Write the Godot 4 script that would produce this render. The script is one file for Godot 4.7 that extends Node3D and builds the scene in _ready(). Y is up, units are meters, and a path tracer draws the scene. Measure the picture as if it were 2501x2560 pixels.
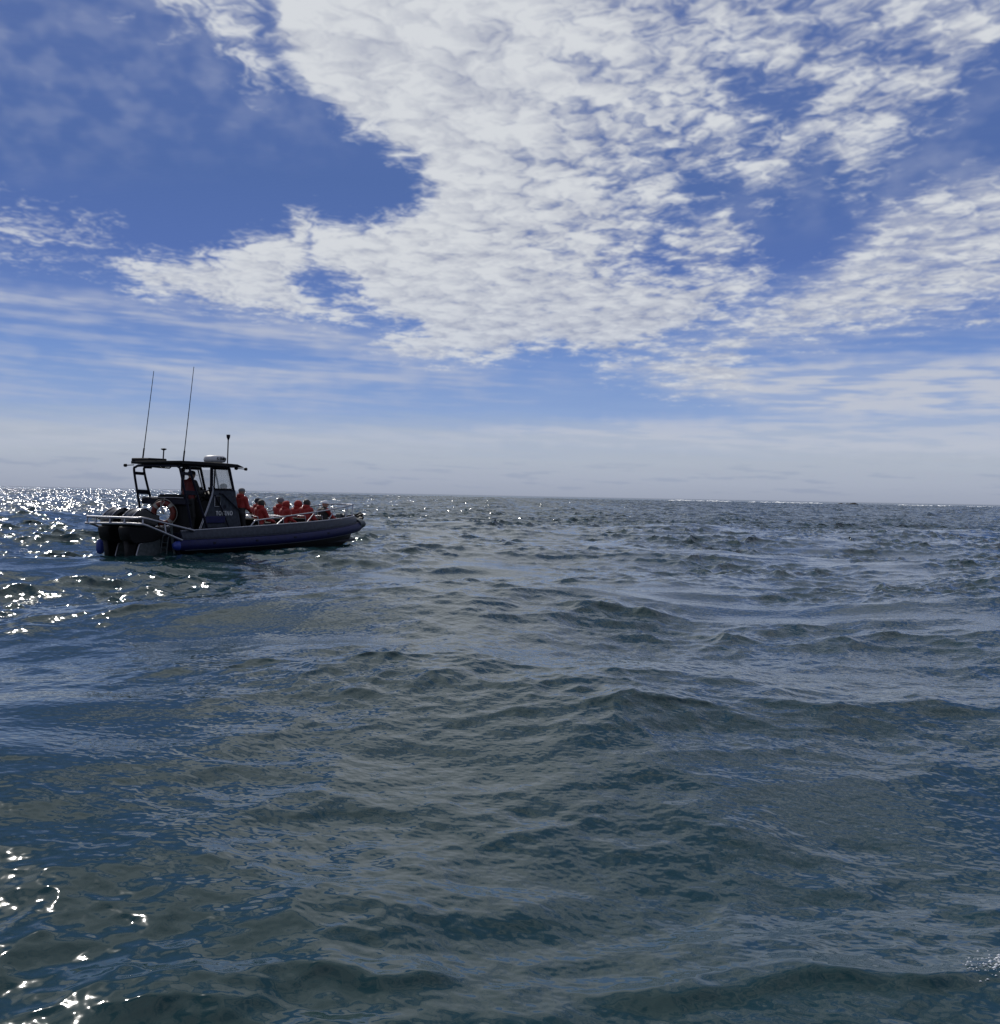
extends Node3D
# A charter boat with passengers drifting on a breezy sea under a broken sheet of altocumulus.
# Axes: the camera stands at x = z = 0, looks along -z; y is up, still water is y = 0; metres.

var rng := RandomNumberGenerator.new()
var M := {}   # materials by name


func _ready() -> void:
	rng.seed = 20
	# ---- camera
	var cam := Camera3D.new()
	cam.name = "camera"
	cam.fov = 54.09
	cam.near = 0.1
	cam.far = 20000.0
	cam.position = Vector3(0, 1.8, 0)
	cam.basis = Basis(Vector3.RIGHT, deg_to_rad(-0.915)) * Basis(Vector3.BACK, deg_to_rad(1.08))
	add_child(cam)
	# ---- sky and exposure
	var env := Environment.new()
	env.background_mode = Environment.BG_SKY
	var sky := Sky.new()
	var pan := PanoramaSkyMaterial.new()
	pan.panorama = sky_picture()
	pan.energy_multiplier = 1.0
	sky.sky_material = pan
	env.sky = sky
	env.sky_rotation = Vector3(0, PI, 0)   # the middle of the panorama lies straight ahead
	env.background_energy_multiplier = 1.0
	env.tonemap_mode = Environment.TONE_MAPPER_LINEAR
	env.tonemap_exposure = 1.0
	env.sdfgi_enabled = true
	env.ssao_enabled = true
	env.ssil_enabled = true
	var we := WorldEnvironment.new()
	we.name = "environment"
	we.environment = env
	add_child(we)
	# ---- sun: high on the left, in front of the camera, so that the boat is seen against the light
	var sun := DirectionalLight3D.new()
	sun.name = "sun"
	sun.light_energy = 0.95
	sun.light_color = Color(1.0, 0.98, 0.95)
	sun.light_angular_distance = 0.5
	sun.shadow_enabled = true
	var az := deg_to_rad(SUN_AZ)
	var el := deg_to_rad(SUN_EL)
	var towards := Vector3(sin(az) * cos(el), sin(el), -cos(az) * cos(el))
	sun.basis = Basis.looking_at(-towards, Vector3.UP)
	add_child(sun)
	# ---- the large structure, then the things
	make_materials()
	build_sea()
	build_reef()
	build_boat()
	build_people()
	build_foam()


const SUN_AZ := -29.5
const SUN_EL := 40.0


# =====================================================================  the sky: air and clouds by direction
const SKY_W := 4096
const SKY_H := 3072
const WIN_AZ := 36.0    # the cloud outlines are described for |azimuth| < 36 and elevation < 34 degrees
const WIN_EL := 34.0

# Cloud outlines as azimuth, elevation pairs in degrees. kind 0: altocumulus, 1: cirrus veil, 2: streaky stratus.
const CLOUDS := [
	{"kind": 0, "most": 1.00, "soft": 1.1, "edge": [-13.1, 28.5, -13.1, 25.3, -13.1, 23.9, -13.4, 23.5, -12.1, 22.8, -11.4, 21.9, -11, 21.3, -9.6, 20.7, -9.1, 20, -7.3, 19.5, -6.5, 18.7, -4.9, 18.4, -4.8, 17.6, -4.3, 17.1, -4.4, 16.3, -5.1, 15.7, -6.6, 15.1, -8.1, 14.7, -9.5, 14.8, -10.7, 14.3, -11.4, 13.4, -10.7, 12.6, -9.9, 12.1, -8, 11.5, -8, 11.1, -9.5, 10.7, -7.7, 10.2, -5.9, 9.7, -4.7, 9.3, -6.8, 8.8, -7.3, 8.4, -6.6, 8.1, -3.2, 7.6, -0.5, 7.8, 0.7, 8.2, 3.1, 8.6, 4.2, 8.4, 6, 8.1, 8.7, 8.9, 10.1, 9.6, 12.7, 10.2, 11.5, 10.6, 13.8, 11.3, 14.6, 12.1, 13.8, 12.4, 9.8, 12.2, 6.5, 12.7, 6.8, 14.2, 7.1, 15.3, 6.4, 16.7, 5.5, 17.6, 8.7, 18.4, 9.6, 19.8, 11.8, 21.2, 11.9, 23.2, 13.2, 24.3, 14.6, 25.6, 15.3, 28.7]},  # main
	{"kind": 0, "most": 0.92, "soft": 1.0, "edge": [-10.7, 15.3, -11.9, 14.9, -12.1, 14.1, -14.2, 13.6, -15.2, 13.1, -15.4, 12.7, -17.4, 12.5, -19, 12.1, -20.6, 12.2, -21, 11.8, -20.2, 11.1, -20.5, 10.6, -19, 10.2, -17.4, 10.4, -15.7, 9.9, -12.9, 9.8, -12.5, 9.6, -9.2, 9.6, -7.7, 9.8, -10.9, 10.8, -11.8, 11.7, -10.7, 12.4, -10.7, 13.5]},  # lobe
	{"kind": 0, "most": 0.74, "soft": 1.5, "edge": [5.5, 17.6, 9.3, 19, 11.8, 21.2, 13.9, 20.1, 12.8, 18.3, 9.6, 17.5, 10.5, 16.8, 8.5, 15.3, 8.3, 14.2, 7.1, 12.5, 5.9, 13.6]},  # broken_mid
	{"kind": 0, "most": 0.80, "soft": 2.2, "edge": [13.6, 28.9, 26.4, 27.1, 26.5, 23.2, 24.6, 22, 23.4, 20.8, 21.9, 19.6, 19.9, 18.7, 19.5, 17.1, 18.1, 17.1, 16.8, 19.1, 15.6, 17, 13.7, 16.9, 12.9, 17.4, 15.3, 19.5, 17.1, 21.1, 14.6, 22.3, 13.2, 23.3]},  # broken_right
	{"kind": 0, "most": 0.68, "soft": 0.8, "edge": [9.1, 14.7, 12.3, 15.7, 13.4, 14.8, 14, 13.7, 12.3, 13, 15.2, 12.5, 14.3, 11.5, 10.6, 12.5, 8.9, 13.3]},  # scraps_low
	{"kind": 0, "most": 0.74, "soft": 1.5, "edge": [27.4, 16.3, 24.8, 16.3, 23, 15.9, 21, 15.4, 19.9, 14.5, 19.4, 13.5, 18.2, 12.5, 17.4, 12, 15.7, 11.3, 13.8, 10.4, 12.5, 9.8, 12.1, 9, 9.3, 8.5, 6.2, 7.6, 5.8, 7.2, 8.7, 6.5, 11.1, 6.1, 13.3, 6.3, 13.6, 8.3, 15.2, 8.7, 17.4, 8.9, 19.6, 9.2, 22.7, 9.7, 25.7, 10.4, 27.6, 10.8]},  # band
	{"kind": 0, "most": 0.70, "soft": 0.5, "edge": [23.7, 9.7, 25.9, 9.8, 27.6, 9.5, 27.6, 9.2, 25, 9.3]},  # scrap_right
	{"kind": 0, "most": 0.27, "soft": 1.0, "edge": [-28.1, 14.8, -24.7, 14.2, -21.7, 14.4, -20.8, 12.9, -21, 11.3, -22.7, 11.5, -25.2, 11.1, -28, 11.3]},  # left_scraps
	{"kind": 0, "most": 0.50, "soft": 1.2, "edge": [-21.1, 27.4, -13.1, 28.5, -13.3, 25.3, -13.6, 23.6, -12.7, 21.8, -13.7, 21.1, -15.4, 22.3, -16.5, 23.2, -18.4, 23.5, -20.8, 23.9]},  # top_wisps
	{"kind": 0, "most": 0.56, "soft": 0.6, "edge": [-12.4, 22.4, -10.8, 22.4, -10.5, 21.4, -11.2, 21, -12, 21.4]},  # edge_scraps
	{"kind": 2, "most": 1.00, "soft": 0.6, "edge": [5.8, 7.3, 9, 7.6, 13, 7.5, 18.6, 7.5, 27.9, 7.5, 28, 4.3, 15.9, 4.7, 13.1, 5.5, 8.7, 6.5]},  # streak_band
	{"kind": 1, "most": 0.50, "soft": 2.5, "edge": [-29.1, 25.8, -14.4, 28.4, -12, 23.1, -10.2, 19.2, -19.1, 18, -29, 15.4]},  # veil_top
	{"kind": 1, "most": 1.20, "soft": 1.2, "edge": [-29, 10, -19, 10, -7.7, 9.7, -1.7, 7.5, 5.8, 6.8, -1.7, 4.9, -16.2, 4.1, -28.9, 3.8]},  # veil_low
	{"kind": 1, "most": 0.55, "soft": 2.0, "edge": [17.2, 17.3, 27.3, 20.6, 27.4, 16.3, 21, 15.4, 15.7, 15, 10, 15.2]},  # veil_right
	{"kind": 1, "most": 0.80, "soft": 0.8, "edge": [13, 8.5, 27.6, 9.5, 27.6, 7.2, 13, 7.6]},  # veil_gap
	{"kind": 2, "most": 0.60, "soft": 1.2, "edge": [27.4, 16.3, 24.8, 16.3, 23, 15.9, 21, 15.4, 19.9, 14.5, 19.4, 13.5, 18.2, 12.5, 17.4, 12, 15.7, 11.3, 13.8, 10.4, 12.5, 9.8, 12.1, 9, 9.3, 8.5, 6.2, 7.6, 5.8, 7.2, 8.7, 6.5, 11.1, 6.1, 13.3, 6.3, 13.6, 8.3, 15.2, 8.7, 17.4, 8.9, 19.6, 9.2, 22.7, 9.7, 25.7, 10.4, 27.6, 10.8]},  # band_veil
	{"kind": 2, "most": 0.55, "soft": 0.5, "edge": [-28.5, 10, -21.6, 10, -15.7, 9.6, -7.7, 8.9, -1.1, 7.5, -7.7, 8, -15.7, 8.7, -21.6, 9.1, -28.5, 9]},  # streak_a
	{"kind": 2, "most": 0.55, "soft": 0.5, "edge": [-21.6, 7, -16.2, 7, -11.7, 6.8, -9.4, 6.5, -11.7, 6, -15.4, 5.7, -19, 6.1]},  # streak_b
	{"kind": 2, "most": 0.40, "soft": 0.4, "edge": [-12.9, 7.1, -7.7, 7.1, -1.7, 6.9, -3.5, 6.5, -9.1, 6.4]},  # streak_c
	{"kind": 2, "most": 0.40, "soft": 0.4, "edge": [-28.5, 7.1, -25.1, 7.1, -25.6, 6.8, -28.5, 6.6]},  # streak_d
	{"kind": 2, "most": 0.75, "soft": 0.5, "edge": [-1.6, 3.9, 7.3, 4.4, 15.9, 4.8, 28.4, 4.8, 28.5, 2.4, 15.9, 2.7, 4.4, 3.1, -1, 3.3]},  # haze_band
	{"kind": 2, "most": 0.45, "soft": 0.6, "edge": [-28.9, 3.3, -20.2, 3.5, -10.5, 3.7, -0.1, 3.8, -0.1, 2.8, -28.9, 1.9]},  # left_haze
]

# Clear air by elevation: degrees, then red, green, blue as they look (sRGB, of 255).
const AIR := [[0.0, 156, 164, 182], [0.9, 166, 174, 191], [2.0, 173, 182, 197], [3.2, 169, 181, 201], [4.6, 140, 165, 208], [7.5, 116, 147, 203], [10.0, 101, 130, 190], [13.0, 86, 113, 175], [17.0, 81, 108, 166], [26.0, 87, 110, 165], [45.0, 70, 90, 144], [90.0, 54, 72, 118]]

var air_r := PackedFloat32Array()
var air_g := PackedFloat32Array()
var air_b := PackedFloat32Array()
var n_cell: FastNoiseLite
var n_puff: FastNoiseLite
var n_fine: FastNoiseLite
var n_soft: FastNoiseLite
var n_streak: FastNoiseLite
var n_wild: FastNoiseLite
var field_img: Image
var field := PackedFloat32Array()
var field_w := 0
var field_h := 0
var sky_rows := []


func noise(kind: int, freq: float, octaves: int, sd: int) -> FastNoiseLite:
	var n := FastNoiseLite.new()
	n.noise_type = kind
	n.frequency = freq
	n.seed = sd
	n.fractal_type = FastNoiseLite.FRACTAL_FBM if octaves > 1 else FastNoiseLite.FRACTAL_NONE
	n.fractal_octaves = octaves
	n.fractal_gain = 0.52
	return n


func ss(a: float, b: float, x: float) -> float:
	return smoothstep(a, b, x)


func outline_depth(e: PackedFloat32Array, x: float, y: float) -> float:
	# signed distance to a closed outline in degrees, positive inside
	var best := 1e9
	var inside := false
	var n := e.size()
	var ax := e[n - 2]
	var ay := e[n - 1]
	for i in range(0, n, 2):
		var bx := e[i]
		var by := e[i + 1]
		var ex := bx - ax
		var ey := by - ay
		var px := x - ax
		var py := y - ay
		var t := clampf((px * ex + py * ey) / maxf(ex * ex + ey * ey, 1e-9), 0.0, 1.0)
		var qx := px - ex * t
		var qy := py - ey * t
		best = minf(best, qx * qx + qy * qy)
		if (ay > y) != (by > y) and x < (bx - ax) * (y - ay) / (by - ay) + ax:
			inside = not inside
		ax = bx
		ay = by
	return sqrt(best) if inside else -sqrt(best)


func sky_field() -> void:
	# the cloud outlines on a coarse grid of directions, smoothly enlarged afterwards
	var w := int(WIN_AZ * 2 / 0.4)
	var h := int(WIN_EL / 0.4)
	var data := PackedFloat32Array()
	data.resize(w * h * 4)
	var wob := noise(FastNoiseLite.TYPE_SIMPLEX_SMOOTH, 0.25, 3, 5)
	for c in CLOUDS:
		var e := PackedFloat32Array(c.edge)
		var soft: float = c.soft
		var most: float = c.most
		var kind: int = c.kind
		var lo := Vector2(1e9, 1e9)
		var hi := -lo
		for i in range(0, e.size(), 2):
			lo = lo.min(Vector2(e[i], e[i + 1]))
			hi = hi.max(Vector2(e[i], e[i + 1]))
		for j in h:
			var el := (j + 0.5) * 0.4
			if el < lo.y - soft - 1.0 or el > hi.y + soft + 1.0:
				continue
			for i in w:
				var az := (i + 0.5) * 0.4 - WIN_AZ
				if az < lo.x - soft - 1.0 or az > hi.x + soft + 1.0:
					continue
				var d := outline_depth(e, az + wob.get_noise_2d(az * 2.0, el * 4.0) * 0.5, el + wob.get_noise_2d(az * 2.0 + 90.0, el * 4.0) * 0.3)
				var v := most * ss(-soft, soft, d)
				var k := (j * w + i) * 4 + kind
				data[k] = maxf(data[k], v)
	field_img = Image.create_from_data(w, h, false, Image.FORMAT_RGBAF, data.to_byte_array())
	field_w = int(WIN_AZ * 2 / 360.0 * SKY_W)
	field_h = int(WIN_EL / 180.0 * SKY_H)
	field_img.resize(field_w, field_h, Image.INTERPOLATE_CUBIC)
	field = field_img.get_data().to_float32_array()


func sky_row(j: int, w: int, az0: float, az1: float, el: float) -> PackedByteArray:
	var out := PackedByteArray()
	out.resize(w * 3)
	var e := deg_to_rad(el)
	var ce := cos(e)
	var se := sin(e)
	var s := 1.0 / (maxf(se, 0.0) + 0.10)
	var k := clampi(int(el * 20.0), 0, air_r.size() - 1)
	var kf := clampf(el * 20.0 - k, 0.0, 1.0)
	var k2 := mini(k + 1, air_r.size() - 1)
	var up := clampf(1.0 - ss(27.0, 33.0, el), 0.0, 1.0)
	var low := ss(1.0, 5.0, el)
	for i in w:
		var azd := lerpf(az0, az1, (i + 0.5) / w)
		var a := deg_to_rad(azd)
		var x := sin(a) * ce
		var z := -cos(a) * ce
		var px := x * s
		var pz := z * s
		# which clouds stand here
		var inside := up * (1.0 - ss(28.5, 34.0, absf(azd)))
		var c0 := 0.0
		var c1 := 0.0
		var c2 := 0.0
		if inside > 0.0:
			var fi := clampi(int((azd + WIN_AZ) / (2.0 * WIN_AZ) * field_w), 0, field_w - 1)
			var fj := clampi(int(el / WIN_EL * field_h), 0, field_h - 1)
			var f := (fj * field_w + fi) * 4
			c0 = field[f]
			c1 = field[f + 1]
			c2 = field[f + 2]
		if inside < 1.0:
			var wv := n_wild.get_noise_2d(px, pz)
			c0 = lerpf(clampf(0.56 + wv * 1.5 + 0.36 * (1.0 - ss(8.0, 28.0, absf(azd))) * (1.0 - ss(50.0, 75.0, el)), 0.0, 1.0) * low, c0, inside)
			c1 = lerpf(0.5, c1, inside)
			c2 = lerpf(0.25 * (1.0 - ss(4.0, 9.0, el)), c2, inside)
		# air, its upper limit of haze a little uneven
		var r := lerpf(air_r[k], air_r[k2], kf)
		var g := lerpf(air_g[k], air_g[k2], kf)
		var b := lerpf(air_b[k], air_b[k2], kf)
		var st := n_streak.get_noise_2d(azd * 0.55 + el * 0.9, el * 9.0 + azd * 0.35)
		var st2 := n_streak.get_noise_2d(azd * 1.6 + 50.0, el * 16.0 + azd * 0.3)
		if el < 7.0:
			var kk := clampi(int((el + st * 0.55 * ss(0.0, 3.0, el)) * 20.0), 0, air_r.size() - 1)
			r = air_r[kk]
			g = air_g[kk]
			b = air_b[kk]
			# thin dark bars of distant stratus close to the horizon
			var bar := ss(0.12, 0.5, st2) * ss(0.25, 0.6, el) * (1.0 - ss(1.4, 2.6, el)) * 0.13
			r *= 1.0 - bar
			g *= 1.0 - bar * 0.8
			b *= 1.0 - bar * 0.45
		# cirrus
		if c1 > 0.01:
			var high := ss(11.0, 15.0, el)
			var fib := n_soft.get_noise_2d(azd * 0.22 + el * 0.10, el * 0.35 - azd * 0.06)
			var tuft := n_fine.get_noise_2d(azd * 0.010 + el * 0.006, el * 0.020 - azd * 0.004)
			var wisp := ss(-0.30, 0.55, st + fib * 0.35) * 0.55 + ss(-0.1, 0.6, st2) * 0.30
			wisp = lerpf(wisp, ss(-0.45, 0.6, fib + tuft * 0.18) * 0.60 + ss(0.2, 0.7, tuft + fib * 0.4) * 0.22 + st * 0.08, high)
			var ca := clampf(c1 * wisp * 0.62, 0.0, 0.8)
			r = lerpf(r, 0.47, ca)
			g = lerpf(g, 0.51, ca)
			b = lerpf(b, 0.63, ca)
		# streaky stratus
		if c2 > 0.01:
			var sa := clampf(c2 * (0.30 + 0.70 * ss(-0.40, 0.30, st2 * 0.9 + st * 0.5)), 0.0, 1.0) * 0.92
			r = lerpf(r, 0.53, sa)
			g = lerpf(g, 0.56, sa)
			b = lerpf(b, 0.64, sa)
		# altocumulus: puffs on a layer, drawn out towards the horizon
		if c0 > 0.02:
			var big := n_soft.get_noise_2d(px * 3.4, pz * 3.4)
			var bend := n_soft.get_noise_2d(px * 10.0 + 31.0, pz * 10.0)
			var wx := px * (1.0 - 0.10 * big) + 0.055 * big + 0.022 * bend
			var wz := pz + 0.030 * bend - 0.03 * big
			var puff := n_puff.get_noise_2d(wx, wz)
			var cell := 0.55 - n_cell.get_noise_2d(wx, wz) - 1.0         # high in the middle of a puff, low along the creases
			cell = clampf(cell * 1.3 + 0.10, -0.55, 0.45)
			var fine := n_fine.get_noise_2d(wx, wz)
			var far := 1.0 - ss(6.0, 15.0, el)
			var ragged := 1.0 - ss(0.5, 0.95, c0)
			# the sheet breaks up into separate puffs towards the right, and into streaks low down
			var gaps := 0.37 * ss(-5.0, 12.0, azd) * ss(9.0, 14.0, el) * ss(0.6, 0.9, c0)
			var n := cell * (0.42 - 0.20 * far) + puff * 0.42 + fine * 0.16 + big * 0.24 + st2 * 0.45 * far
			var d := c0 - gaps + n * (0.52 + 0.40 * ragged + gaps * 1.3)
			var alpha := ss(0.14, 0.92, d + fine * 0.15)
			if alpha > 0.0:
				# lit from the sun's side: how much the layer thins out that way
				var k3 := 0.010
				var q := -n_cell.get_noise_2d(wx - k3, wz - k3 * 1.6)
				var turned := clampf(-n_cell.get_noise_2d(wx, wz) - q, -0.5, 0.5)
				var light := 0.76 + turned * 0.22 + cell * 0.34 + fine * 0.22 + puff * 0.34 + big * 0.46 + bend * 0.10
				var right := ss(4.0, 24.0, absf(azd - SUN_AZ) - 16.0) * 0.20
				light = clampf(light - right - far * 0.08, 0.0, 1.0)
				var cr := lerpf(0.33, 0.675, light)
				var cg := lerpf(0.36, 0.70, light)
				var cb := lerpf(0.47, 0.735, light)
				alpha *= lerpf(0.58, 0.985, ss(0.3, 1.0, d)) * (1.0 - far * 0.12)
				r = lerpf(r, cr, alpha)
				g = lerpf(g, cg, alpha)
				b = lerpf(b, cb, alpha)
		var dither := (fmod(float((i * 73 + j * 151) % 997) * 0.618034, 1.0) - 0.5) * 0.0035
		var o := i * 3
		out[o] = int(clampf(pow(r, 0.4545) + dither, 0.0, 1.0) * 255.0 + 0.5)
		out[o + 1] = int(clampf(pow(g, 0.4545) + dither, 0.0, 1.0) * 255.0 + 0.5)
		out[o + 2] = int(clampf(pow(b, 0.4545) + dither, 0.0, 1.0) * 255.0 + 0.5)
	return out


func in_threads(count: int, job: Callable) -> void:
	var id := WorkerThreadPool.add_group_task(job, count)
	WorkerThreadPool.wait_for_group_task_completion(id)


func sky_part(w: int, h: int, az0: float, az1: float, el_top: float, el_low: float) -> Image:
	sky_rows = []
	sky_rows.resize(h)
	in_threads(h, func(j: int): sky_rows[j] = sky_row(j, w, az0, az1, lerpf(el_top, el_low, (j + 0.5) / h)))
	var all := PackedByteArray()
	for r in sky_rows:
		all.append_array(r)
	return Image.create_from_data(w, h, false, Image.FORMAT_RGB8, all)


func sky_picture() -> Texture2D:
	for i in 1801:
		var el := i / 20.0
		var k := 0
		while k < AIR.size() - 2 and AIR[k + 1][0] < el:
			k += 1
		var t := clampf((el - AIR[k][0]) / (AIR[k + 1][0] - AIR[k][0]), 0.0, 1.0)
		air_r.append(pow(lerpf(AIR[k][1], AIR[k + 1][1], t) / 255.0, 2.2))
		air_g.append(pow(lerpf(AIR[k][2], AIR[k + 1][2], t) / 255.0, 2.2))
		air_b.append(pow(lerpf(AIR[k][3], AIR[k + 1][3], t) / 255.0, 2.2))
	n_cell = noise(FastNoiseLite.TYPE_CELLULAR, 16.0, 1, 3)
	n_cell.cellular_return_type = FastNoiseLite.RETURN_DISTANCE
	n_cell.cellular_jitter = 0.9
	n_puff = noise(FastNoiseLite.TYPE_SIMPLEX_SMOOTH, 9.0, 4, 8)
	n_fine = noise(FastNoiseLite.TYPE_SIMPLEX_SMOOTH, 34.0, 4, 13)
	n_soft = noise(FastNoiseLite.TYPE_SIMPLEX_SMOOTH, 1.3, 3, 11)
	n_streak = noise(FastNoiseLite.TYPE_SIMPLEX_SMOOTH, 0.12, 4, 21)
	n_wild = noise(FastNoiseLite.TYPE_SIMPLEX_SMOOTH, 0.9, 3, 34)
	sky_field()
	# all round at a quarter of the detail, then the part in front in full
	var whole := sky_part(1024, 384, -180.0, 180.0, 90.0, 0.0)
	whole.resize(SKY_W, SKY_H / 2, Image.INTERPOLATE_CUBIC)
	var x0 := int(SKY_W * (0.5 - 40.0 / 360.0))
	var x1 := int(SKY_W * (0.5 + 40.0 / 360.0))
	var y0 := int(SKY_H * (0.5 - 38.0 / 180.0))
	var front := sky_part(x1 - x0, SKY_H / 2 - y0, (float(x0) / SKY_W - 0.5) * 360.0, (float(x1) / SKY_W - 0.5) * 360.0, (0.5 - float(y0) / SKY_H) * 180.0, 0.0)
	var im := Image.create(SKY_W, SKY_H, false, Image.FORMAT_RGB8)
	im.fill(Color8(96, 108, 122))
	im.blit_rect(whole, Rect2i(0, 0, SKY_W, SKY_H / 2), Vector2i.ZERO)
	im.blit_rect(front, Rect2i(0, 0, front.get_width(), front.get_height()), Vector2i(x0, y0))
	print("sky done ", Time.get_ticks_msec())
	return ImageTexture.create_from_image(im)


# =====================================================================  the sea
# Wave tiles: a random wave spectrum turned into heights and sideways shifts by an inverse Fourier transform.
class Tile:
	var n := 0
	var size := 0.0
	var h := PackedFloat32Array()
	var dx := PackedFloat32Array()
	var dz := PackedFloat32Array()


static func fft_line(re: PackedFloat32Array, im: PackedFloat32Array, n: int, cosines: PackedFloat32Array, sines: PackedFloat32Array, order: PackedInt32Array) -> Array:
	var a := PackedFloat32Array()
	var b := PackedFloat32Array()
	a.resize(n)
	b.resize(n)
	for i in n:
		a[i] = re[order[i]]
		b[i] = im[order[i]]
	var half := 1
	while half < n:
		var step := n / (half * 2)
		for k in range(0, n, half * 2):
			for j in half:
				var c := cosines[j * step]
				var s := sines[j * step]
				var p := k + j
				var q := p + half
				var tr := c * a[q] - s * b[q]
				var ti := s * a[q] + c * b[q]
				a[q] = a[p] - tr
				b[q] = b[p] - ti
				a[p] += tr
				b[p] += ti
		half *= 2
	return [a, b]


func fft2(re: PackedFloat32Array, im: PackedFloat32Array, n: int) -> Array:
	var cosines := PackedFloat32Array()
	var sines := PackedFloat32Array()
	for i in n / 2:
		cosines.append(cos(TAU * i / n))
		sines.append(sin(TAU * i / n))
	var order := PackedInt32Array()
	var bits := int(round(log(n) / log(2.0)))
	for i in n:
		var r := 0
		for k in bits:
			r = (r << 1) | ((i >> k) & 1)
		order.append(r)
	var rows := []
	rows.resize(n)
	in_threads(n, func(j: int): rows[j] = fft_line(re.slice(j * n, j * n + n), im.slice(j * n, j * n + n), n, cosines, sines, order))
	var columns := []
	columns.resize(n)
	in_threads(n, func(i: int):
		var a := PackedFloat32Array()
		var b := PackedFloat32Array()
		a.resize(n)
		b.resize(n)
		for j in n:
			a[j] = rows[j][0][i]
			b[j] = rows[j][1][i]
		columns[i] = fft_line(a, b, n, cosines, sines, order))
	var out_re := PackedFloat32Array()
	var out_im := PackedFloat32Array()
	for i in n:
		out_re.append_array(columns[i][0])
		out_im.append_array(columns[i][1])
	return [out_re, out_im]   # transposed, which for random waves is only a matter of how the spectrum was laid out


# shortest and longest wavelength; slope: wanted root mean square slope; wind: direction the waves run to, degrees from +x towards +z; fall: how fast short waves lose height
func wave_tile(n: int, size: float, shortest: float, longest: float, slope: float, wind: float, spread: float, fall: float, sd: int, shifts := true) -> Tile:
	var r := RandomNumberGenerator.new()
	r.seed = sd
	var hr := PackedFloat32Array()
	var hi := PackedFloat32Array()
	hr.resize(n * n)
	hi.resize(n * n)
	var w := Vector2.from_angle(deg_to_rad(wind))
	var total := 0.0
	for j in n:
		var kz := (j if j < n / 2 else j - n) * TAU / size
		for i in n:
			var kx := (i if i < n / 2 else i - n) * TAU / size
			var k := sqrt(kx * kx + kz * kz)
			if k < 1e-6:
				continue
			var lam := TAU / k
			if lam < shortest or lam > longest:
				continue
			var c := (kx * w.x + kz * w.y) / k
			var dirw := (0.5 + 0.5 * c) ** spread + 0.02
			var amp := k ** -fall * sqrt(dirw) * ss(longest, longest * 0.6, lam) * ss(shortest, shortest * 1.6, lam)
			var ph := r.randf() * TAU
			amp *= sqrt(-2.0 * log(maxf(r.randf(), 1e-5)))
			var p := i * n + j      # transposed here, so that the transform gives rows along x
			hr[p] = amp * cos(ph)
			hi[p] = amp * sin(ph)
			total += amp * amp * k * k * 0.5
	var scale := slope / sqrt(total)
	for p in n * n:
		hr[p] *= scale
		hi[p] *= scale
	var t := Tile.new()
	t.n = n
	t.size = size
	t.h = fft2(hr, hi, n)[0]
	if shifts:   # sideways, i * k / |k| times the height's spectrum: it draws the water towards the crests and sharpens them
		for axis in 2:
			var gr := hr.duplicate()
			var gi := hr.duplicate()
			for i in n:
				var kx := (i if i < n / 2 else i - n) * 1.0
				for j in n:
					var kz := (j if j < n / 2 else j - n) * 1.0
					var p := i * n + j
					var f := (kz if axis else kx) / maxf(sqrt(kx * kx + kz * kz), 1e-6)
					gr[p] = -f * hi[p]
					gi[p] = f * hr[p]
			if axis:
				t.dz = fft2(gr, gi, n)[0]
			else:
				t.dx = fft2(gr, gi, n)[0]
	return t


var swell: Tile
var chop: Tile
var ripple: Tile
var wave_rows := []


const SWELL_AT := Vector2(7.0, 14.0)   # where on the swell tile the scene lies


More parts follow.
